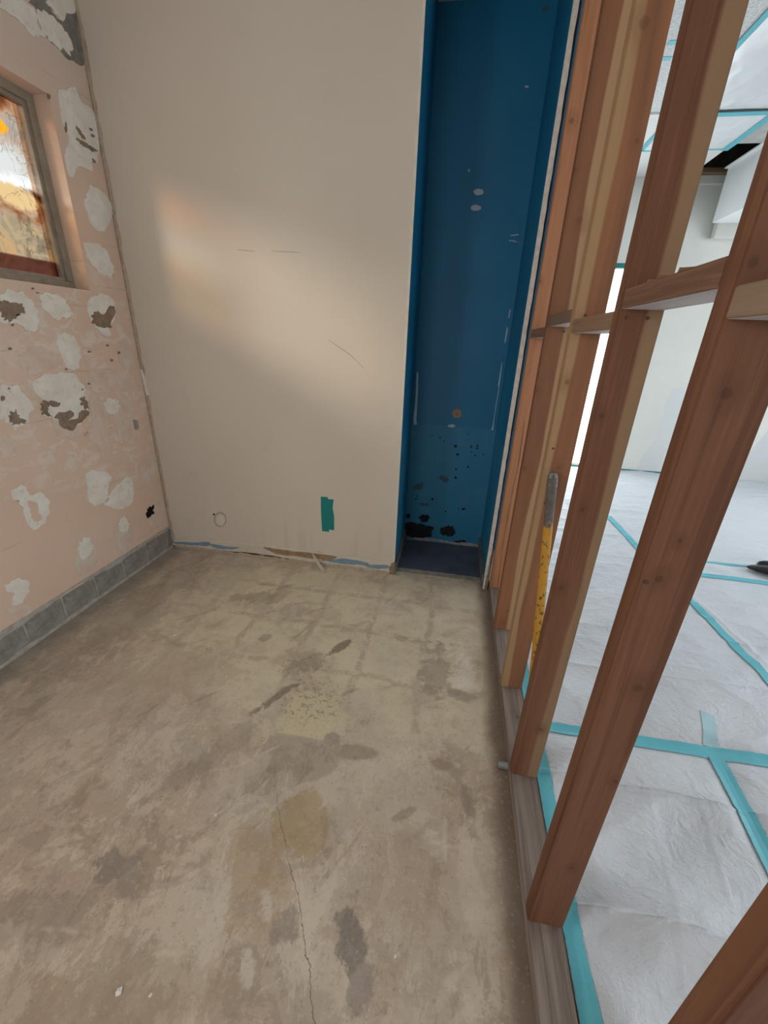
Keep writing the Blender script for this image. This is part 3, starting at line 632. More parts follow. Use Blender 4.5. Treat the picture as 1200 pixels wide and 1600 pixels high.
# ------------------------------------------------------------------ the setting
def build_floor():
    bm = bmesh.new()
    for r in ((XL - 0.2, 0.10, YFRONT, YB + 0.02, -0.12, -0.003), (0.10, XR + 0.1, YFRONT, YF, -0.12, -0.004), (XC - 0.1, 0.10, YB + 0.02, YF, -0.12, -0.004)):
        bm_box(bm, *r)
    me = bm_mesh('slab', bm)
    V = [tuple(v.co) for v in me.vertices]; Fc = [tuple(p.vertices) for p in me.polygons]
    n0 = len(V)
    gx = np.linspace(XL - 0.01, 0.088, 270)
    gy = np.concatenate([np.linspace(YFRONT, -0.6, 30), np.linspace(-0.6, YB + 0.04, 260)[1:]])
    X, Y = np.meshgrid(gx, gy)
    S = [(-0.78,0.54,0.15,0.12,(0.63,0.55,0.36),0.85,0),(-0.90,0.79,0.10,0.055,(0.26,0.205,0.15),0.6,0.5),
         (-0.95,0.60,0.13,0.022,(0.17,0.13,0.09),0.75,1.05),(-0.77,0.955,0.10,0.018,(0.16,0.12,0.08),0.8,1.0),
         (-0.55,0.40,0.13,0.045,(0.27,0.215,0.15),0.65,0.1),(-0.70,0.13,0.12,0.10,(0.40,0.275,0.135),0.65,0.6),(-0.76,0.00,0.10,0.12,(0.38,0.265,0.14),0.55,0.4),
         (-0.75,0.345,0.17,0.08,(0.26,0.215,0.175),0.5,0),(-0.66,0.44,0.04,0.03,(0.22,0.19,0.16),0.6,0),(-0.45,0.30,0.22,0.2,(0.57,0.49,0.385),0.5,0.2),
         (-0.445,-0.12,0.035,0.075,(0.17,0.152,0.135),0.8,0.45),(-0.41,-0.18,0.03,0.05,(0.2,0.175,0.15),0.6,0.3),(-0.62,-0.12,0.03,0.045,(0.2,0.175,0.15),0.6,0),
         (-1.16,-0.09,0.07,0.045,(0.2,0.172,0.148),0.7,0.3),(-1.10,-0.11,0.05,0.05,(0.23,0.195,0.165),0.6,0.1),(-1.27,-0.22,0.16,0.06,(0.27,0.225,0.18),0.45,0.2),
         (-0.69,-0.213,0.018,0.034,(0.58,0.51,0.42),0.9,0.55),(-0.815,-0.13,0.02,0.11,(0.60,0.52,0.43),0.75,0.12),
         (-0.705,-0.072,0.018,0.045,(0.62,0.54,0.43),0.75,0.55),(-0.56,-0.08,0.014,0.09,(0.60,0.52,0.42),0.6,-0.3),(-0.29,0.86,0.075,0.17,(0.29,0.24,0.185),0.65,0.1),
         (-0.15,0.90,0.05,0.12,(0.68,0.62,0.53),0.75,0.1),(-0.18,0.76,0.06,0.03,(0.26,0.215,0.17),0.6,0.0),(-0.30,0.05,0.16,0.18,(0.385,0.295,0.21),0.45,0),
         (-1.55,0.55,0.3,0.2,(0.455,0.36,0.27),0.5,0.5),(-1.05,0.34,0.05,0.14,(0.29,0.235,0.18),0.5,-0.6),(-1.12,0.22,0.04,0.12,(0.28,0.225,0.17),0.5,-0.6),
         (-1.40,1.24,0.17,0.045,(0.30,0.235,0.16),0.65,0.25),(-1.95,0.95,0.14,0.6,(0.30,0.255,0.21),0.45,0),(-1.25,1.3,0.05,0.13,(0.30,0.235,0.165),0.5,-0.3),
         (-1.62,1.40,0.2,0.08,(0.57,0.50,0.335),0.6,0.3),(-0.95,1.5,0.3,0.07,(0.60,0.53,0.37),0.6,0.1),(-0.93,0.25,0.14,0.035,(0.52,0.44,0.35),0.55,0.9),
         (-0.25,0.42,0.045,0.022,(0.30,0.20,0.14),0.5,0),(-1.0,-0.32,0.3,0.07,(0.345,0.27,0.18),0.45,0.2),(-0.15,0.30,0.02,0.06,(0.24,0.2,0.165),0.55,0.2),
         (-0.36,0.22,0.07,0.022,(0.26,0.21,0.165),0.55,0.6),(-1.17,0.93,0.03,0.025,(0.27,0.225,0.19),0.6,0.2),(-0.33,-0.30,0.06,0.05,(0.40,0.33,0.20),0.5,0),
         (-0.15,0.06,0.04,0.10,(0.54,0.46,0.36),0.55,0.2),(-0.62,0.62,0.09,0.06,(0.56,0.49,0.40),0.5,0.2),(-0.5,0.9,0.12,0.1,(0.59,0.52,0.37),0.5,0.2)]
    rg = random.Random(17)
    for _ in range(150):   # trowel and scraper marks
        a, b2 = rg.uniform(-2.0, -0.1), rg.uniform(-0.5, 1.6); lt = rg.random() < 0.5
        S.append((a, b2, rg.uniform(0.02, 0.10), rg.uniform(0.003, 0.014), (0.60, 0.52, 0.42) if lt else (0.28, 0.225, 0.17), rg.uniform(0.25, 0.5), rg.gauss(0.8, 0.4)))
    Fd = np.zeros_like(X); Cv = np.zeros_like(X); C = np.full(X.shape + (3,), 0.4)
    w = (fbm(X*9, Y*9, 61, 3) - 0.44)*0.9
    for ca, cb, ra, rb, col, op, rot in S:
        c_, s_ = math.cos(rot), math.sin(rot)
        dx, dy = X - ca, Y - cb
        d = np.sqrt(((dx*c_ + dy*s_)/ra)**2 + ((dy*c_ - dx*s_)/rb)**2) + w*(0.6 if ra < 0.12 else 1.0)
        f = np.clip(1 - 0.5*d, 0, 1)
        k = np.clip((f - Fd + 0.03)/0.06, 0, 1)*(f > 0.02)
        C = C*(1 - k[..., None]) + np.array(col)*k[..., None]; Cv = Cv*(1 - k) + op*k
        Fd = np.maximum(Fd, f)
    ny_, nx_ = X.shape
    V += list(zip(X.ravel().tolist(), Y.ravel().tolist(), [0.0]*X.size))
    ii = np.arange(X.size).reshape(ny_, nx_) + n0
    Fc += list(map(tuple, np.stack([ii[:-1, :-1].ravel(), ii[:-1, 1:].ravel(), ii[1:, 1:].ravel(), ii[1:, :-1].ravel()], 1).tolist()))
    me2 = bpy.data.meshes.new('floor'); me2.from_pydata(V, [], Fc); bpy.data.meshes.remove(me)
    pad = lambda a: np.concatenate([np.zeros(n0), a.ravel()]).astype(np.float32)
    me2.attributes.new('stain_field', 'FLOAT', 'POINT').data.foreach_set('value', pad(Fd))
    me2.attributes.new('stain_cover', 'FLOAT', 'POINT').data.foreach_set('value', pad(Cv))
    col = np.ones((len(V), 4), np.float32); col[n0:, :3] = C.reshape(-1, 3)
    me2.attributes.new('stain', 'FLOAT_COLOR', 'POINT').data.foreach_set('color', col.ravel())
    return link('floor', me2, M['concrete'], None, kind='structure')
floor = build_floor()
structure('floor_alcove', [(XC, XA, 1.79, YA, -0.004, 0.003)], M['navy'])
structure('trim_1', [(XC + 0.002, XA, 1.735, 1.79, -0.004, 0.0025)],
          mat_noisy('grey threshold cement', (0.25, 0.225, 0.19), (0.38, 0.345, 0.29), 18, 0.8))

# left block wall with the window opening
WY0, WY1, WZ0, WZ1 = 0.0, 1.44, 1.616, 2.385
RY0, RY1 = -1.85, -0.85  # opening for the added rear window, out of view
wl = structure('wall_left', [(XL - 0.2, XL, YFRONT, RY0, 0.146, ZC), (XL - 0.2, XL, RY1, WY0, 0.146, ZC), (XL - 0.2, XL, RY0, RY1, 0.146, WZ0), (XL - 0.2, XL, RY0, RY1, WZ1, ZC), (XL - 0.2, XL, WY1, YB, 0.146, ZC),
                             (XL - 0.2, XL, WY0, WY1, 0.146, WZ0), (XL - 0.2, XL, WY0, WY1, WZ1, ZC)], M['peach'])
boxes('mortar_bed', [(XL - 0.2, XL - 0.004, YFRONT, YB, -0.004, 0.146)], M['mortar'], wl)
bm = bmesh.new(); bm_box(bm, -0.09, -0.0005, -0.0985, 0.0985, 0.006, 0.1455)
bmesh.ops.bevel(bm, geom=bm.edges[:], offset=0.004, segments=1, affect='EDGES')
brick_me = bm_mesh('brick', bm); brick_me.materials.append(M['block'])
random.seed(5)
for k in range(20):
    yc = 1.5535 + 0.0 - 0.2065*k + (0.0 if k else 0.0)
    if yc < YFRONT + 0.1: break
    b = link('brick', brick_me, None, wl)
    b.location = (XL + random.uniform(-0.002, 0.002), yc + 0.002, 0)
bm = bmesh.new(); bm_box(bm, -0.09, -0.001, 1.6605, YB - 0.001, 0.006, 0.1455)
link('brick', bm_mesh('brick', bm), M['block'], wl).location = (XL, 0, 0)
# ragged lower edge of the paint and the smear of mortar at the floor
random.seed(11)
edge = [(y, 0.142 + 0.008*math.sin(y*9) + random.uniform(-0.006, 0.008)) for y in np.linspace(YB - 0.003, YFRONT + 0.05, 90)]
plate('paint_edge', edge + [(YFRONT + 0.05, 0.165), (YB - 0.003, 0.165)], on_left, 0.0, 0.0025, M['mortar'], wl, 0.0, 1)
cove = [(y, 0.020 + random.uniform(-0.006, 0.008)) for y in np.linspace(YB - 0.003, YFRONT + 0.05, 70)]
plate('mortar_cove', cove + [(YFRONT + 0.05, 0.0), (YB - 0.003, 0.0)], on_left, 0.0, 0.006, M['mortar'], wl, 0.0, 1)
random.seed(2)
LM = dict(white=('plaster_patch', 'plaster', 0.0048), faint=('plaster_smear', 'faint', 0.0014), bare=('bare_patch', 'bare', 0.0062),
          grey=('bare_block_patch', 'grey', 0.0012), peach=('paint_patch', 'peach', 0.0060), black=('wall_hole', 'black', 0.0042))
for i, (k, pts) in enumerate(LEFT_PATCHES):
    n, mt, h = LM[k]
    pts = [(min(a, YB - 0.008), b) for a, b in pts]
    big = max(p[0] for p in pts) - min(p[0] for p in pts) > 0.03
    plate(n, pts, on_left, 0.0, h + (i % 7)*0.00012, M[mt], wl, 0.002 if big else 0.0006, 9 if big else 4, 0.0075 if big else 0.0)
boxes('wall_clip', [(XL + 0.0003, XL + 0.014, 1.557, 1.577, 0.885, 0.93), (XL + 0.0003, XL + 0.02, 1.553, 1.560, 0.878, 0.936)], M['metal'], wl, 0.002)

# window in the left wall
win = link('window_1', None, kind='structure')
FX0, FX1 = XL - 0.135, XL - 0.082
def frame_boxes(x0, x1, y0, y1, z0, z1, w):
    return [(x0, x1, y0, y1, z0, z0 + w), (x0, x1, y0, y1, z1 - w, z1), (x0, x1, y0, y0 + w, z0 + w, z1 - w), (x0, x1, y1 - w, y1, z0 + w, z1 - w)]
for r in frame_boxes(FX0, FX1, WY0, WY1, WZ0, WZ1, 0.034):
    boxes('window_frame', [r], M['frame'], win, 0.002)
for r in frame_boxes(FX0 + 0.006, FX1 - 0.014, WY0 + 0.034, WY1 - 0.034, WZ0 + 0.034, WZ1 - 0.034, 0.017):
    boxes('sash', [r], M['frame'], win, 0.0015)
boxes('window_pane', [(FX0 + 0.018, FX0 + 0.020, WY0 + 0.045, WY1 - 0.045, WZ0 + 0.045, WZ1 - 0.045)], M['pane'], win)

win4 = link('added_window_3', None, kind='structure')  # unseen rear window, added to light the main room
for r in frame_boxes(FX0, FX1, RY0, RY1, WZ0, WZ1, 0.034):
    boxes('window_frame', [r], M['frame'], win4, 0.002)
boxes('window_pane', [(FX0 + 0.018, FX0 + 0.020, RY0 + 0.034, RY1 - 0.034, WZ0 + 0.034, WZ1 - 0.034)], M['added_glow'], win4)

# cream back wall
wb = structure('wall_back', [(XL - 0.2, XC - 0.005, YB, YA + 0.1, 0.014, ZC), (XL - 0.2, XC - 0.012, YB + 0.012, YA + 0.1, -0.004, 0.014)], M['cream'])
random.seed(4)
BM = dict(blue=('old_paint_patch', 'bluechip', 0.0012), brown=('torn_board_patch', 'brownpaper', 0.0016), dark=('wall_gap', 'dark', 0.001), paint=('paint_lip', 'palepaint', 0.003))
for i, (k, pts) in enumerate(BASE_PATCHES):
    n, mt, h = BM[k]
    plate(n, pts, on_back, 0.0, h, M[mt], wb, 0.0022, 6)
low = [(x, 0.016 + random.uniform(-0.003, 0.007)) for x in np.linspace(XL + 0.02, XC - 0.03, 60)]
plate('rough_base_edge', low + [(XC - 0.03, 0.001), (XL + 0.02, 0.001)], on_back, -0.001, 0.0045, M['tan'], wb, 0.0, 1)
for k, pts in WALL_MARKS:
    if k == 'teal': continue
    n, mt, h = dict(ring=('patch_ring', 'greymark', 0.001), plaster=('plaster_patch', 'palepaint', 0.0022), dark=('screw_hole', 'dark', 0.0024), mark=('scuff_mark', 'greymark', 0.0006))[k]
    plate(n, pts, on_back, 0.0, h, M[mt], wb, 0.0012 if k in ('ring', 'plaster') else 0.0002)
# corner filler strip and the split beside it
rng = random.Random(8)
cor = [(XL + 0.021 + rng.uniform(-0.006, 0.006), z) for z in np.linspace(0.04, ZC, 60)]
plate('filler_strip', [(XL + 0.002, 0.04)] + cor + [(XL + 0.002, ZC)], on_back, 0.0, 0.0035, M['tan'], wb, 0.0, 1)
cor = [(XL + 0.0035 + rng.uniform(-0.002, 0.002), z) for z in np.linspace(0.03, ZC, 90)]
plate('corner_split', [(XL + 0.001, 0.03)] + cor + [(XL + 0.001, ZC)], on_back, 0.0, 0.0045, M['bare'], wb, 0.0, 1)
plate('plaster_chip', [(XL + 0.004, 1.22), (XL + 0.016, 1.19), (XL + 0.024, 1.10), (XL + 0.03, 1.075), (XL + 0.012, 1.07), (XL + 0.004, 1.13)], on_back, 0.0, 0.007, M['plaster'], wb, 0.002)
# white paint strip peeling off the foot of the wall
bm = bmesh.new(); prev = None
for t in np.linspace(0, 1, 14):
    px = -1.181 + 0.115*t; pz = 0.086*(1-t)**1.25 + 0.0015; py = YB - 0.004 - 0.085*t**1.3 - 0.012*math.sin(t*math.pi)
    wdt = 0.007 + 0.008*math.sin(t*math.pi*0.8)
    cur = [bm.verts.new((px - wdt, py, pz + 0.001)), bm.verts.new((px, py - 0.004, pz + 0.004)), bm.verts.new((px + wdt, py, pz + 0.001))]
    if prev:
        bm.faces.new((prev[0], prev[1], cur[1], cur[0])); bm.faces.new((prev[1], prev[2], cur[2], cur[1]))
    prev = cur
bmesh.ops.solidify(bm, geom=bm.faces[:], thickness=0.0012)
link('peeling_paint_strip', bm_mesh('peeling_paint_strip', bm, True), mat_plain('white peeled paint', (0.80, 0.77, 0.70), 0.6), wb)

# blue alcove
structure('wall_alcove_left', [(XC - 0.005, XC, YB + 0.0005, YA, 0.0, ZC)], M['blue'])
boxes('corner_bead', [(XC - 0.012, XC + 0.0008, YB - 0.0012, YB + 0.012, 0.09, ZC)], M['palepaint'], wb)
plate('damaged_corner', [(XC - 0.028, 0.006), (XC - 0.032, 0.04), (XC - 0.022, 0.075), (XC - 0.010, 0.085), (XC, 0.095), (XC + 0.001, 0.004)], on_back, -0.002, 0.003, M['bare'], wb, 0.003)
wab = structure('wall_alcove_back', [(XC - 0.1, 0.1, YA, YA + 0.1, -0.004, ZC)], M['blue'])
random.seed(6)
AM = dict(mould=('mould_patch', 'mould', 0.0016), stain=('stain_patch', 'stain', 0.0009), tan=('filled_hole', 'brownspot', 0.0016), bare=('screw_hole', 'bare', 0.0024),
          white=('scratch', 'whitechip', 0.001), pale=('chipped_spot', 'pale', 0.001), paper=('torn_paper_edge', 'paper', 0.003))
for k, pts in ALCOVE_MARKS:
    n, mt, h = AM[k]
    size = max(p[0] for p in pts) - min(p[0] for p in pts)
    pts = [(min(max(a, XC + 0.003), XA - 0.003), max(b, 0.005)) for a, b in pts]
    plate(n, pts, on_alcove, 0.0, h, M[mt], wab, min(0.003, size*0.04), 7, min(0.010, size*0.09) if k in ('mould', 'stain') else 0.0)
war = structure('wall_alcove_right', [(XA, -0.016, 1.668, YA, 0.0, ZC)], M['blue'])
rng = random.Random(3)
bm = bmesh.new(); zz = np.linspace(0.0, ZC, 70); prev = None
for z in zz:
    x1 = -0.0155 + rng.uniform(-0.002, 0.001); yv = 1.656 + rng.uniform(-0.002, 0.002)
    cur = [bm.verts.new((XA - 0.0015, yv + 0.001, z)), bm.verts.new((x1, yv, z)), bm.verts.new((x1, 1.668, z)), bm.verts.new((XA - 0.0015, 1.668, z))]
    if prev:
        for i in range(4): bm.faces.new((prev[i], prev[(i+1) % 4], cur[(i+1) % 4], cur[i]))
    else: bm.faces.new(cur)
    prev = cur
bm.faces.new(prev)
link('board_edge', bm_mesh('board_edge', bm), M['gypsum'], war)
boxes('dark_gap_fill', [(-0.0145, -0.0015, 1.70, YA, 0.0, ZC)], M['dark'], war)  # dark sheet standing in for the shaded gap beside the board
plate('mould_streak', [(-0.026, 0.0), (-0.012, 0.0), (-0.012, 0.25), (-0.016, 0.33), (-0.021, 0.2), (-0.024, 0.1)], lambda a, b, h: (a, 1.654 - h, b), 0.0, 0.002, M['bare'], war, 0.002)
structure('trim_2', [(XC, XC + 0.011, YB + 0.004, YA, 0.0, 0.085)], M['rail'], 0.002)
structure('trim_3', [(XA - 0.011, XA, 1.70, YA, 0.0, 0.085)], M['rail'], 0.002)
structure('ceiling_alcove', [(XC, XA, YB, YA, 3.012, ZC)], mat_plain('grey blue alcove ceiling', (0.33, 0.39, 0.45), 0.8))

# walls of the next room and the unseen sides
wfar = structure('wall_far', [(-0.8, 0.40, YF, YF + 0.15, -0.12, 3.5), (1.52, XR + 0.1, YF, YF + 0.15, -0.12, 3.5),
                              (0.40, 1.52, YF, YF + 0.15, 2.27, 3.5), (0.40, 1.52, YF, YF + 0.15, -0.12, 0.03)], M['white'])
boxes('cornice_strip', [(-0.7, XR, YF - 0.012, YF, 2.992, 3.062)], M['white'], wfar, 0.002)
plate('shading_patch', [(2.02, 0.05), (2.25, 0.05), (2.34, 0.7), (2.3, 1.0), (2.2, 1.05), (2.14, 0.9), (2.15, 0.5)], lambda a, b, h: (a, YF - h, b), 0.0, 0.001,  # both thin grey plates paint soft wall shading into colour
      mat_plain('grey wall shading', (0.685, 0.69, 0.68), 0.8, var=0.03, scale=6), wfar, 0.004)
plate('shading_patch', [(3.15, 0.04), (3.7, 0.04), (3.7, 1.2), (3.45, 1.0), (3.3, 0.6)], lambda a, b, h: (a, YF - h, b), 0.0, 0.001,
      mat_plain('grey wall shading', (0.66, 0.665, 0.665), 0.8, var=0.03, scale=6), wfar, 0.004)
d1 = link('door_1', None, kind='structure')
boxes('door_frame', frame_boxes(0, 0, 0, 0, 0, 0, 0)[:0] + [(0.40, 1.52, YF + 0.03, YF + 0.09, 0.03, 0.05), (0.40, 1.52, YF + 0.03, YF + 0.09, 2.25, 2.27),
                           (0.40, 0.42, YF + 0.03, YF + 0.09, 0.05, 2.25), (1.50, 1.52, YF + 0.03, YF + 0.09, 0.05, 2.25)], M['white'], d1)
boxes('door_glass', [(0.42, 1.50, YF + 0.05, YF + 0.06, 0.05, 2.25)], M['lit'], d1)
wr = structure('wall_right', [(XR, XR + 0.15, YFRONT, -1.6, -0.12, 3.5), (XR, XR + 0.15, 0.0, 1.5, -0.12, 3.5), (XR, XR + 0.15, -1.6, 0.0, -0.12, 0.75), (XR, XR + 0.15, -1.6, 0.0, 2.45, 3.5), (XR, XR + 0.15, 3.7, YF, -0.12, 3.5),
                         (XR, XR + 0.15, 1.5, 3.7, -0.12, 0.75), (XR, XR + 0.15, 1.5, 3.7, 2.45, 3.5)], M['white'])
for n, (a, b) in (('added_window_2', (1.5, 3.7)), ('added_window_4', (-1.6, 0.0))):  # unseen windows added as light sources for the next room
    w = link(n, None, kind='structure')
    for r in frame_boxes(XR + 0.05, XR + 0.10, a, b, 0.75, 2.45, 0.05): boxes('window_frame', [r], M['white'], w)
    boxes('window_pane', [(XR + 0.07, XR + 0.075, a + 0.05, b - 0.05, 0.80, 2.40)], M['added_glow'], w)
structure('wall_front', [(XL - 0.2, -1.6, YFRONT - 0.12, YFRONT, -0.12, ZC), (-0.7, XR + 0.1, YFRONT - 0.12, YFRONT, -0.12, ZC), (-1.6, -0.7, YFRONT - 0.12, YFRONT, 2.1, ZC)], M['cream'])  # doorway gap is added for the fill lamp behind the camera
structure('wall_side', [(-0.85, -0.75, YA + 0.1, YF, -0.12, ZC)], M['white'])
structure('ceiling', [(XL - 0.2, 0.0, YFRONT - 0.1, YA + 0.1, ZC, ZC + 0.1)], M['shade'])
cr = structure('ceiling_right', [(0.0, XR + 0.1, YFRONT - 0.1, 4.10, ZC, ZC + 0.05), (-0.8, 0.0, YA + 0.1, YF, ZC, ZC + 0.05),
                            (0.0, 1.73, 4.10, YF, ZC, ZC + 0.05), (2.6, XR + 0.1, 4.10, YF, ZC, ZC + 0.05)], M['popcorn'])
boxes('smooth_board', [(0.30, 1.73, 3.58, YF - 0.001, ZC - 0.012, ZC - 0.0005)], M['shade'], cr)
boxes('roof_cavity', [(1.60, 2.7, 4.0, 4.09, ZC + 0.05, 3.5), (1.60, 1.72, 4.0, YF, ZC + 0.05, 3.5), (2.61, 2.7, 4.0, YF, ZC + 0.05, 3.5), (1.60, 2.7, 4.0, YF, 3.45, 3.5)], M['cavity'], cr)
boxes('cavity_back', [(1.735, 2.6, YF - 0.03, YF - 0.001, 3.115, 3.45)], M['cavity'], cr)
boxes('cavity_plate', [(1.735, 2.6, YF - 0.05, YF - 0.001, 3.072, 3.112)], mat_wood('brown roof lumber', (0.22, 0.13, 0.075), (0.36, 0.24, 0.15), None, 0, 4), cr)
boxes('beam', [(1.735, 2.6, 2.2, 4.10, ZC - 0.02, ZC - 0.001)], M['beam'], cr)

# ------------------------------------------------------------------ stud wall
sw = empty('timber_frame', (0, 0, 0), label='open wall frame of bare softwood studs with flat blocking beside concrete floor', category='timber frame')
def board(name, x0, x1, y0, y1, z0, z1, mat, parent, axis=2, bev=0.0022):
    cx, cy, cz = (x0+x1)/2, (y0+y1)/2, (z0+z1)/2
    if axis == 2: cz = 0.0
    bm = bmesh.new(); bm_box(bm, x0-cx, x1-cx, y0-cy, y1-cy, z0-cz, z1-cz)
    bmesh.ops.bevel(bm, geom=bm.edges[:], offset=bev, segments=2, affect='EDGES')
    o = link(name, bm_mesh(name, bm), mat, parent)
    o.location = (cx, cy, cz)
    return o
DK, LT = (0.145, 0.060, 0.030), (0.195, 0.088, 0.047)  # near studs: backlit darkness put into a deeper wood colour
DK2, LT2 = (0.345, 0.145, 0.068), (0.45, 0.215, 0.115)
SAP = (0.43, 0.275, 0.15)
k0 = 0.0445
studs = [
    (4, DK2, LT2, (0.028, 1, (0.42, 0.23, 0.125)), [(-0.019-k0+0.02, 1.72, 0.008), (-0.02, 2.3, 0.011)]),
    (3, DK2, LT, (0.022, 1, SAP), [(0.012-k0, 0.93, 0.011), (0.05-k0, 1.864, 0.013), (0.006-k0, 2.013, 0.008), (0.008-k0, 1.27, 0.007), (0.047-k0, 0.085, 0.009)]),
    (2, DK2, LT, (-0.012, -1, (0.39, 0.25, 0.13)), [(0.02-k0, 1.338, 0.010), (0.048-k0, 1.056, 0.009), (0.03-k0, 2.173, 0.014), (0.071-k0, 1.947, 0.007)]),
    (1, DK, LT, (0.018, 1, (0.27, 0.17, 0.095)), [(0.018-k0, 0.819, 0.009), (0.014-k0, 1.295, 0.007), (0.061-k0, 0.272, 0.008), (0.023-k0, 1.056, 0.006)]),
    (0, DK, LT, None, [(0.058-k0, 0.868, 0.011), (0.03-k0, 1.098, 0.007), (0.033-k0, 1.392, 0.009), (0.012-k0, 1.545, 0.008), (0.058-k0, 0.3, 0.006), (0.08-k0, 0.615, 0.007), (0.04-k0, 1.169, 0.005)]),
    (-1, DK, LT, None, []), (-2, DK, LT, None, []), (-3, DK2, LT, None, []),
]
STUD = {}
for k, d, l, sap, kn in studs:
    mt = mat_wood('softwood stud', d, l, sap, 2, k*1.7 + 9.0, kn)
    x0 = -0.003 if k == 3 else 0.0
    STUD[k] = board('stud', x0, x0 + (0.086 if k == 3 else 0.089), SP*k, SP*k + 0.038, 0.0385, ZC - 0.078, mt, sw)
grey_w = mat_wood('weathered grey plate', (0.15, 0.112, 0.09), (0.285, 0.235, 0.20), None, 1, 2.0, [(0.01, 0.6, 0.01), (-0.02, -0.3, 0.012)], 0.8)
board('sole_plate', 0.0, 0.089, -1.6, 1.72, 0.0, 0.038, grey_w, sw, 1, 0.003)
topw = mat_wood('top plate lumber', DK2, LT2, None, 1, 6.0)
for z in (ZC - 0.077, ZC - 0.039): board('top_plate', 0.0, 0.089, -1.6, 1.72, z, z + 0.037, topw, sw, 1)
bl = [(3, 1.476, 1.514, (0.19, 0.11, 0.07), (0.25, 0.155, 0.105)), (2, 1.514, 1.552, (0.16, 0.10, 0.07), (0.22, 0.145, 0.105)), (1, 1.482, 1.520, (0.24, 0.14, 0.085), (0.30, 0.19, 0.12)),
      (0, 1.521, 1.559, (0.17, 0.085, 0.05), (0.225, 0.125, 0.078)), (-1, 1.482, 1.520, (0.19, 0.125, 0.08), (0.26, 0.18, 0.12)), (-2, 1.521, 1.559, DK, LT)]
PALE = mat_wood('lit underside lumber', (0.50, 0.44, 0.43), (0.66, 0.60, 0.59), None, 1, 31.0, (), 0.6)  # light bounced from the cloth, painted onto blocking undersides as paler wood
for i, (k, z0, z1, d, l) in enumerate(bl):
    mt = mat_wood('softwood blocking', d, l, None, 1, 20 + i*2.3)
    o = board('blocking', 0.001, 0.0885, SP*k + 0.0385, SP*(k+1) - 0.0005, z0, z1, mt, sw, 1, 0.002)
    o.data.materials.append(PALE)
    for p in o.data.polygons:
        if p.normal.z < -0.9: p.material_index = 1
    if k == 0:   # splintered top edge
        for (ya_, yb_, h) in ((0.10, 0.16, 0.006), (0.20, 0.235, 0.005), (0.26, 0.28, 0.004)):
            bm = bmesh.new()
            v = [bm.verts.new((-0.0435, ya_-0.205, 0.018)), bm.verts.new((-0.0435, yb_-0.205, 0.018)), bm.verts.new((-0.0435, yb_-0.205-0.004, 0.019+h)), bm.verts.new((-0.0435, yb_-0.225, 0.019+h*0.6)),
                 bm.verts.new((-0.030, ya_-0.205, 0.018)), bm.verts.new((-0.030, yb_-0.205, 0.018)), bm.verts.new((-0.030, yb_-0.205-0.004, 0.019+h)), bm.verts.new((-0.030, yb_-0.225, 0.019+h*0.6))]
            bm.faces.new(v[:4]); bm.faces.new(v[4:][::-1])
            for a_ in range(4): bm.faces.new((v[a_], v[4+a_], v[4+(a_+1) % 4], v[(a_+1) % 4]))
            link('splinter', bm_mesh('splinter', bm), mt, o)
s1 = STUD[4]
ck = [(a - 0.0445, z) for a, z in ((0.040, 1.054), (0.046, 0.841), (0.040, 0.687), (0.038, 0.342), (0.047, 0.048))]
plate('crack', [(a - 0.0009, z) for a, z in ck] + [(a + 0.0011, z) for a, z in ck[::-1]], lambda a, b_, h: (a, -0.019 - h, b_), 0.0, 0.0006, M['dark'], s1, 0.0006, 6)
# nail and screw heads on the studs under the blocking
bm = bmesh.new(); bmesh.ops.create_cone(bm, cap_ends=True, segments=10, radius1=0.0042, radius2=0.0034, depth=0.003)
bmesh.ops.rotate(bm, verts=bm.verts, matrix=Matrix.Rotation(math.pi/2, 3, 'X'))
nail_me = bm_mesh('nail', bm); nail_me.materials.append(mat_plain('rusty nail', (0.10, 0.055, 0.035), 0.5, 0.5, 0.4))
for x, y, z in ((0.018, SP-0.001, 1.505), (0.06, SP-0.001, 1.505), (0.032, SP*2-0.001, 1.533), (0.066, SP*3-0.001, 1.498), (0.07, SP*3-0.001, 1.562), (0.018, SP*2-0.001, 1.12), (0.03, -0.001, 1.60), (0.012, -0.001, 1.09), (0.05, SP*3-0.001, 0.16), (0.028, SP*2-0.001, 0.92)):
    st = STUD[round(y/SP)]
    n = link('nail', nail_me, None, st); n.location = (x - st.location.x, -0.0195, z)
# conduit stub poking out of the plate
ps = empty('conduit_stub', (-0.015, 0.452, 0.0), label='short grey metal pipe stub at the foot of the wooden plate', category='pipe')
bm = bmesh.new(); R_, r_ = 0.0125, 0.0105; seg = 20
rings = []
for (xx, rr) in ((-0.022, R_), (0.0135, R_), (0.0135, r_), (-0.022, r_)):
    rings.append([bm.verts.new((xx, rr*math.cos(2*math.pi*i/seg), 0.0135 + rr*math.sin(2*math.pi*i/seg))) for i in range(seg)])
for a_ in range(4):
    for i in range(seg): bm.faces.new((rings[a_][i], rings[a_][(i+1) % seg], rings[(a_+1) % 4][(i+1) % seg], rings[(a_+1) % 4][i]))
link('pipe_wall', bm_mesh('pipe_wall', bm, False), M['metal'], ps)
bm = bmesh.new(); bmesh.ops.create_cone(bm, cap_ends=True, segments=16, radius1=0.0104, radius2=0.0104, depth=0.003)
bmesh.ops.rotate(bm, verts=bm.verts, matrix=Matrix.Rotation(math.pi/2, 3, 'Y')); bmesh.ops.translate(bm, verts=bm.verts, vec=(-0.004, 0, 0.0135))
link('pipe_plug', bm_mesh('pipe_plug', bm), M['black'], ps)

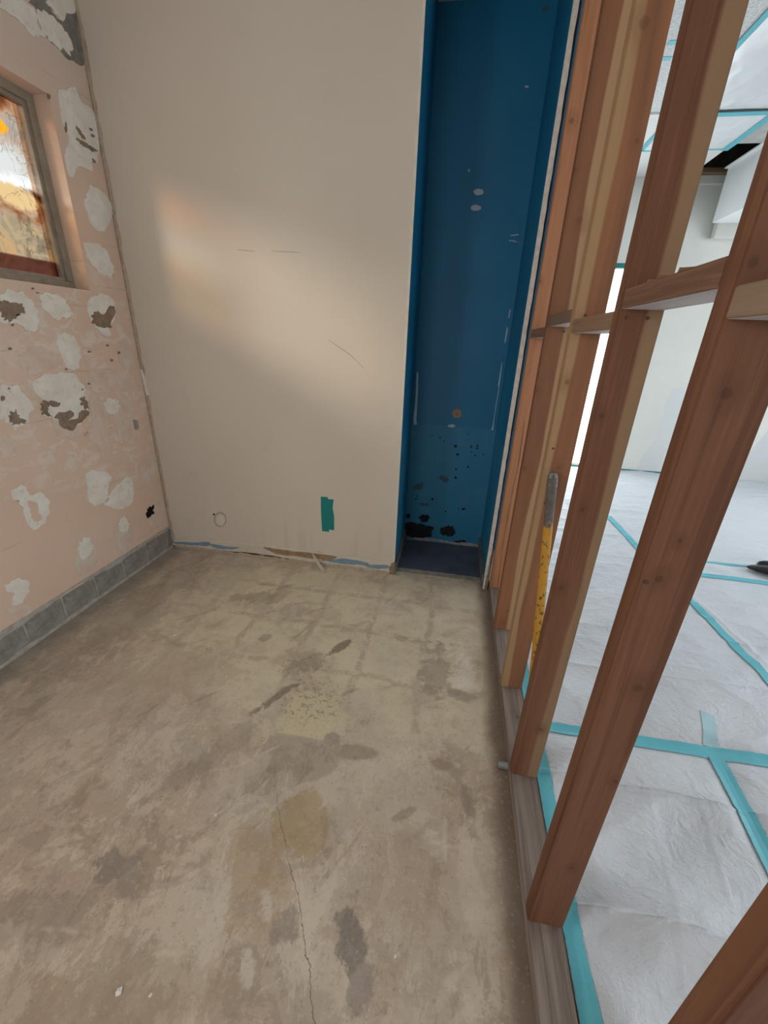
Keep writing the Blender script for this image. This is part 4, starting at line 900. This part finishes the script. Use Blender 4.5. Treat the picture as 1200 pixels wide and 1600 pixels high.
# yellow pole leaning in the bay
pole = empty('leaning_pole', (0.066, 0.50, 0.038), label='worn yellow wooden pole with a blackened end leaning against a stud', category='pole')
b0, t0 = Vector((0, 0, 0.005)), Vector((-0.039, 0.286, 1.008))
pts = [b0.lerp(t0, t) for t in (0, 0.01, 0.2, 0.4, 0.6, 0.8, 0.86, 0.93, 0.965, 0.985, 0.995, 1.0)]
rad = [0.0145, 0.0155, 0.0155, 0.0155, 0.0155, 0.0158, 0.0162, 0.0172, 0.018, 0.0172, 0.013, 0.005]
tube('pole_shaft', [tuple(p) for p in pts], rad, M['stick'], pole, 16)

# ------------------------------------------------------------------ teal tape on the cream wall
pts = [p for k, p in WALL_MARKS if k == 'teal'][0]
tp = empty('masking_tape', (0, 0, 0), label='two short strips of dark teal masking tape on the cream wall', category='tape')
plate('tape_strip', pts, on_back, 0.0002, 0.0012, M['teal'], tp, 0.0004, 1)
ax0 = min(p[0] for p in pts); az1 = max(p[1] for p in pts)
plate('tape_strip', [(ax0 + 0.002, az1 - 0.002), (ax0 + 0.042, az1 - 0.004), (ax0 + 0.043, az1 - 0.07), (ax0 + 0.003, az1 - 0.07)], on_back, 0.0013, 0.0018, M['teal'], tp, 0.0003, 1)

# ------------------------------------------------------------------ drop cloth in the next room
CX0, CX1, CY0, CY1 = 0.100, XR - 0.02, YFRONT + 0.05, YF - 0.006
def cloth_h(x, y):
    u, v = x*0.86 + y*0.5, -x*0.5 + y*0.86
    near = np.clip((1.1 - y)/1.0, 0, 1)
    h = 0.010*fbm(x*1.7, y*2.1, 3, 3)
    h = h + 0.016*ridged(u*1.5, v*4.6, 11, 3)*(0.6 + 0.4*near)
    h = h + 0.013*ridged(-x*2.0 + y*2.6, x*1.1 + y*1.2, 23, 3)
    h = h + 0.034*near*fbm(x*2.3 + 0.7*y, y*3.1 - x*1.6, 31, 2)
    h = h + 0.011*near*np.sin(6.283*(y*2.7 + x*1.1 + 0.9*fbm(x*1.6, y*1.6, 71, 2))) + 0.006*near*np.sin(6.283*(y*3.1 - x*3.3 + 1.2*fbm(x*1.3, y*1.3, 77, 2)))
    h = h + 0.011*ridged(x*2.2, y*9.0, 41, 3)*np.clip((y - 0.6)/0.8, 0, 1)
    for yc, a in ((2.18, .003), (1.77, .006), (1.41, .006), (1.06, .006), (0.455, .011), (0.058, .014), (2.6, .003), (3.0, .003), (3.5, .003), (-0.35, .006)):
        yy = yc - 0.035*(x - 0.4)*(yc < 0.6) + 0.008*np.sin(x*5 + yc*7)
        d = y - yy
        h = h + a*np.exp(-(d/0.006)**2) + a*0.6*np.exp(-(np.clip(-d, 0, 1)/0.06)**2)*(d < 0)
    for xs, x_y, a in ((0.52, 0.25, .0022), (0.38, 0.18, .002), (1.34, -0.02, .003)):
        d = x - (xs + x_y*y + 0.02*np.sin(y*6)); h = h + a*np.exp(-(d/0.010)**2)*np.clip((0.62 - y)/0.2 if xs < 1 else 1, 0, 1)
    # held down under the tape lines and along the plate
    for flat in (np.exp(-((y - 0.664)/0.05)**2), np.exp(-((x - CX0)/0.06)**2), np.exp(-((x - (0.741 + 0.09*y))/0.05)**2)*np.clip((0.75 - y)/0.1, 0, 1)*np.clip((y + 0.1)/0.1, 0, 1)):
        h = h*(1 - 0.8*flat)
    return h
xs = np.concatenate([np.linspace(CX0, 1.5, 190), np.linspace(1.5, CX1, 120)[1:]])
ys = np.concatenate([np.linspace(CY0, -0.5, 90), np.linspace(-0.5, 1.4, 300)[1:], np.linspace(1.4, CY1, 260)[1:]])
X, Y = np.meshgrid(xs, ys)
Z = cloth_h(X, Y)
nx, ny = len(xs), len(ys)
verts = np.stack([X.ravel(), Y.ravel(), Z.ravel()], 1)
idx = np.arange(nx*ny).reshape(ny, nx)
faces = np.stack([idx[:-1, :-1].ravel(), idx[:-1, 1:].ravel(), idx[1:, 1:].ravel(), idx[1:, :-1].ravel()], 1)
me = bpy.data.meshes.new('drop_cloth'); me.from_pydata(verts.tolist(), [], faces.tolist())
for p in me.polygons: p.use_smooth = True
link('drop_cloth', me, M['cloth'], None, label='white creased drop cloth covering the floor beyond the studs', category='drop cloth')

def cloth_tape(a, b, w, label, mat='cyan', n=80, lift=0.0012, taper=False):
    a, b = np.array(a, float), np.array(b, float)
    d = (b - a)/np.linalg.norm(b - a); nrm = np.array([-d[1], d[0]])
    rng_ = np.random.default_rng(int(abs(a[0]*100) + abs(b[1]*10)))
    bm = bmesh.new(); prev = None
    for i, t in enumerate(np.linspace(0, 1, n)):
        c = a + (b - a)*t; ww = w/2 + rng_.uniform(-0.0012, 0.0012)
        row = [c + nrm*s*ww for s in (-1, -0.33, 0.33, 1)]
        hz = [float(cloth_h(np.array(q[0]), np.array(q[1]))) + lift + 0.002 for q in row]
        cur = [bm.verts.new((q[0], q[1], z)) for q, z in zip(row, hz)]
        if prev:
            for k in range(3): bm.faces.new((prev[k], prev[k+1], cur[k+1], cur[k]))
        prev = cur
    bmesh.ops.recalc_face_normals(bm, faces=bm.faces)
    bmesh.ops.solidify(bm, geom=bm.faces[:], thickness=0.0008)
    return link('masking_tape', bm_mesh('masking_tape', bm, False), M[mat], None, label=label, category='tape', group='turquoise tape on the drop cloth')
cloth_tape((0.122, -1.6), (0.126, 1.66), 0.046, 'turquoise tape running along the foot of the stud wall on the cloth', n=260)
cloth_tape((0.15, 0.666), (3.2, 0.70), 0.05, 'turquoise tape crossing the cloth nearest the camera, left to right', n=200)
cloth_tape((0.80, 0.655), (0.741, 0.0), 0.055, 'turquoise tape running toward the camera from the nearest cross strip', n=90, lift=0.003)
cloth_tape((0.80, 0.695), (0.865, 0.86), 0.05, 'faint end of tape showing above the nearest cross strip', 'cyanfaint', 16, 0.0008)
cloth_tape((1.265, 2.38), (2.02, 2.375), 0.035, 'farther of two parallel turquoise tapes, ending at black plastic bag')
cloth_tape((1.275, 2.158), (3.0, 2.10), 0.04, 'nearer of two parallel turquoise tapes just in front of black bag')
cloth_tape((1.155, 3.12), (1.285, 0.95), 0.05, 'long turquoise tape running away from the camera toward the far wall', n=160, lift=0.003)
cloth_tape((1.12, 3.95), (1.40, 4.45), 0.05, 'short turquoise tape on cloth below the bright glass door', n=30)
base_t = boxes('masking_tape', [(0.45, 3.1, YF - 0.004, YF - 0.001, 0.0, 0.035)], M['teal'], None, label='dark teal tape line at the foot of the far white wall', category='tape')
top_t = boxes('masking_tape', [(0.36, 1.58, YF - 0.003, YF - 0.001, 2.258, 2.305)], M['teal'], None, label='teal tape strip above the bright covered glass door', category='tape')

# black plastic bag on the cloth
bm = bmesh.new(); bmesh.ops.create_icosphere(bm, subdivisions=4, radius=1.0)
for v in bm.verts:
    p = v.co.copy()
    r = 1 + 0.16*math.sin(p.x*5 + p.y*3) * math.cos(p.z*4 + p.y*3) + 0.07*math.sin(p.y*9 + p.x*4)
    q = Vector((p.x*0.27*r, p.y*0.13*r, max(p.z, -0.35)*0.085*r))
    if p.x < -0.55: q.x -= (-(p.x) - 0.55)*0.16; q.y += 0.06*(-(p.x) - 0.55)*2; q.z *= 0.8
    v.co = q
bag = link('trash_bag', bm_mesh('trash_bag', bm), M['bag'], None, label='crumpled shiny black plastic bag lying on the white cloth', category='bag')
bag.location = (2.215, 2.245, 0.058)

# ------------------------------------------------------------------ ceiling film, tape and soffit of the next room
def wavy_sheet(name, x0, x1, y0, y1, z, amp, mat, seed, label, cat, grp):
    nx_, ny_ = 50, 80
    xx, yy = np.meshgrid(np.linspace(x0, x1, nx_), np.linspace(y0, y1, ny_))
    e = np.clip(np.minimum(np.minimum(xx - x0, x1 - xx), np.minimum(yy - y0, y1 - yy))/0.12, 0, 1)
    zz_ = z - 0.004 - amp*e*(0.4 + ridged(xx*5 + yy*2, yy*3 - xx*2, seed, 3) + 0.5*fbm(xx*3, yy*3, seed))
    vv = np.stack([xx.ravel(), yy.ravel(), zz_.ravel()], 1); ii = np.arange(nx_*ny_).reshape(ny_, nx_)
    ff = np.stack([ii[:-1, :-1].ravel(), ii[1:, :-1].ravel(), ii[1:, 1:].ravel(), ii[:-1, 1:].ravel()], 1)
    me = bpy.data.meshes.new(name); me.from_pydata(vv.tolist(), [], ff.tolist())
    for p in me.polygons: p.use_smooth = True
    o = link(name, me, M[mat], None, label=label, category=cat, group=grp)
    md = o.modifiers.new('thickness', 'SOLIDIFY'); md.thickness = 0.001
    return o
wavy_sheet('plastic_sheet', 1.06, 1.72, 2.0, 3.57, ZC - 0.003, 0.02, 'film', 5, 'wide wrinkled white plastic sheet taped to the textured ceiling', 'plastic sheet', 'plastic sheets on the ceiling')
wavy_sheet('plastic_sheet', 1.06, 1.72, 3.59, 4.2, ZC - 0.014, 0.012, 'film', 9, 'small white plastic sheet taped beside the dark ceiling opening', 'plastic sheet', 'plastic sheets on the ceiling')
def ceil_tape(x0, x1, y0, y1, z, label, mat='cyan'):
    return boxes('masking_tape', [(x0, x1, y0, y1, z - 0.002, z)], M[mat], None, label=label, category='tape', group='turquoise tape on the ceiling')
ceil_tape(1.03, 1.08, 2.0, 3.57, ZC - 0.006, 'turquoise tape edging the wide ceiling sheet on its stud side')
ceil_tape(1.03, 1.08, 3.62, 4.2, ZC - 0.0165, 'short turquoise ceiling tape seen between two studs')
ceil_tape(1.03, 1.72, 3.555, 3.615, ZC - 0.023, 'turquoise ceiling tape joining the two plastic sheets')
ceil_tape(1.69, 1.745, 3.62, 4.22, ZC - 0.024, 'turquoise ceiling tape along the edge of the dark opening')
ceil_tape(1.03, 1.69, 4.19, 4.225, ZC - 0.0165, 'turquoise ceiling tape at the far edge of the small sheet')
ceil_tape(0.66, 0.78, 2.76, 2.80, ZC - 0.0005, 'small upper piece of turquoise tape between studs on textured ceiling')
ceil_tape(0.64, 0.74, 2.91, 2.945, ZC - 0.0005, 'small lower piece of turquoise tape between studs on textured ceiling')
sof = empty('hanging_soffit', (2.3, 3.8, 2.61), label='white boxed soffit hanging below the ceiling by the far wall', category='soffit')
boxes('soffit_box', [(-0.345, 0.5, -1.6, 0.8, 0.0, 0.455)], M['film'], sof, 0.004)
boxes('soffit_lip', [(-0.375, 0.5, -1.6, 0.8, 0.425, 0.438)], M['film'], sof, 0.002)
boxes('bulkhead', [(2.08, XR, YF - 0.10, YF - 0.013, 2.52, 2.985)], M['white'], None, 0.01, label='shallow white bulkhead on the far wall below the hanging soffit', category='bulkhead')

# ------------------------------------------------------------------ chips of plaster on the floor
random.seed(21)
for (cx, cy), s, lab in (((-1.626, 0.843), 0.006, 'white plaster chip on concrete nearest the block wall'), ((-0.967, -0.301), 0.008, 'larger white plaster chip at the bottom of the picture'),
                    ((-0.891, -0.292), 0.004, 'tiny white chip right of the larger chip at bottom'), ((-0.957, 0.099), 0.004, 'tiny white chip left of the brown floor stain'),
                    ((-0.334, -0.12), 0.004, 'tiny pale chip right of the grey floor stain'), ((-0.365, 0.458), 0.003, 'tiny white crumb on floor left of pipe stub')):
    bm = bmesh.new(); bmesh.ops.create_icosphere(bm, subdivisions=1, radius=s)
    for v in bm.verts:
        v.co = Vector((v.co.x*random.uniform(0.7, 1.2), v.co.y*random.uniform(0.6, 1.4), max(v.co.z, -s*0.4)*0.55))
    o = link('plaster_chip', bm_mesh('plaster_chip', bm), M['plaster'], None, label=lab, category='debris', group='plaster chips on the concrete floor')
    o.location = (cx, cy, s*0.22)
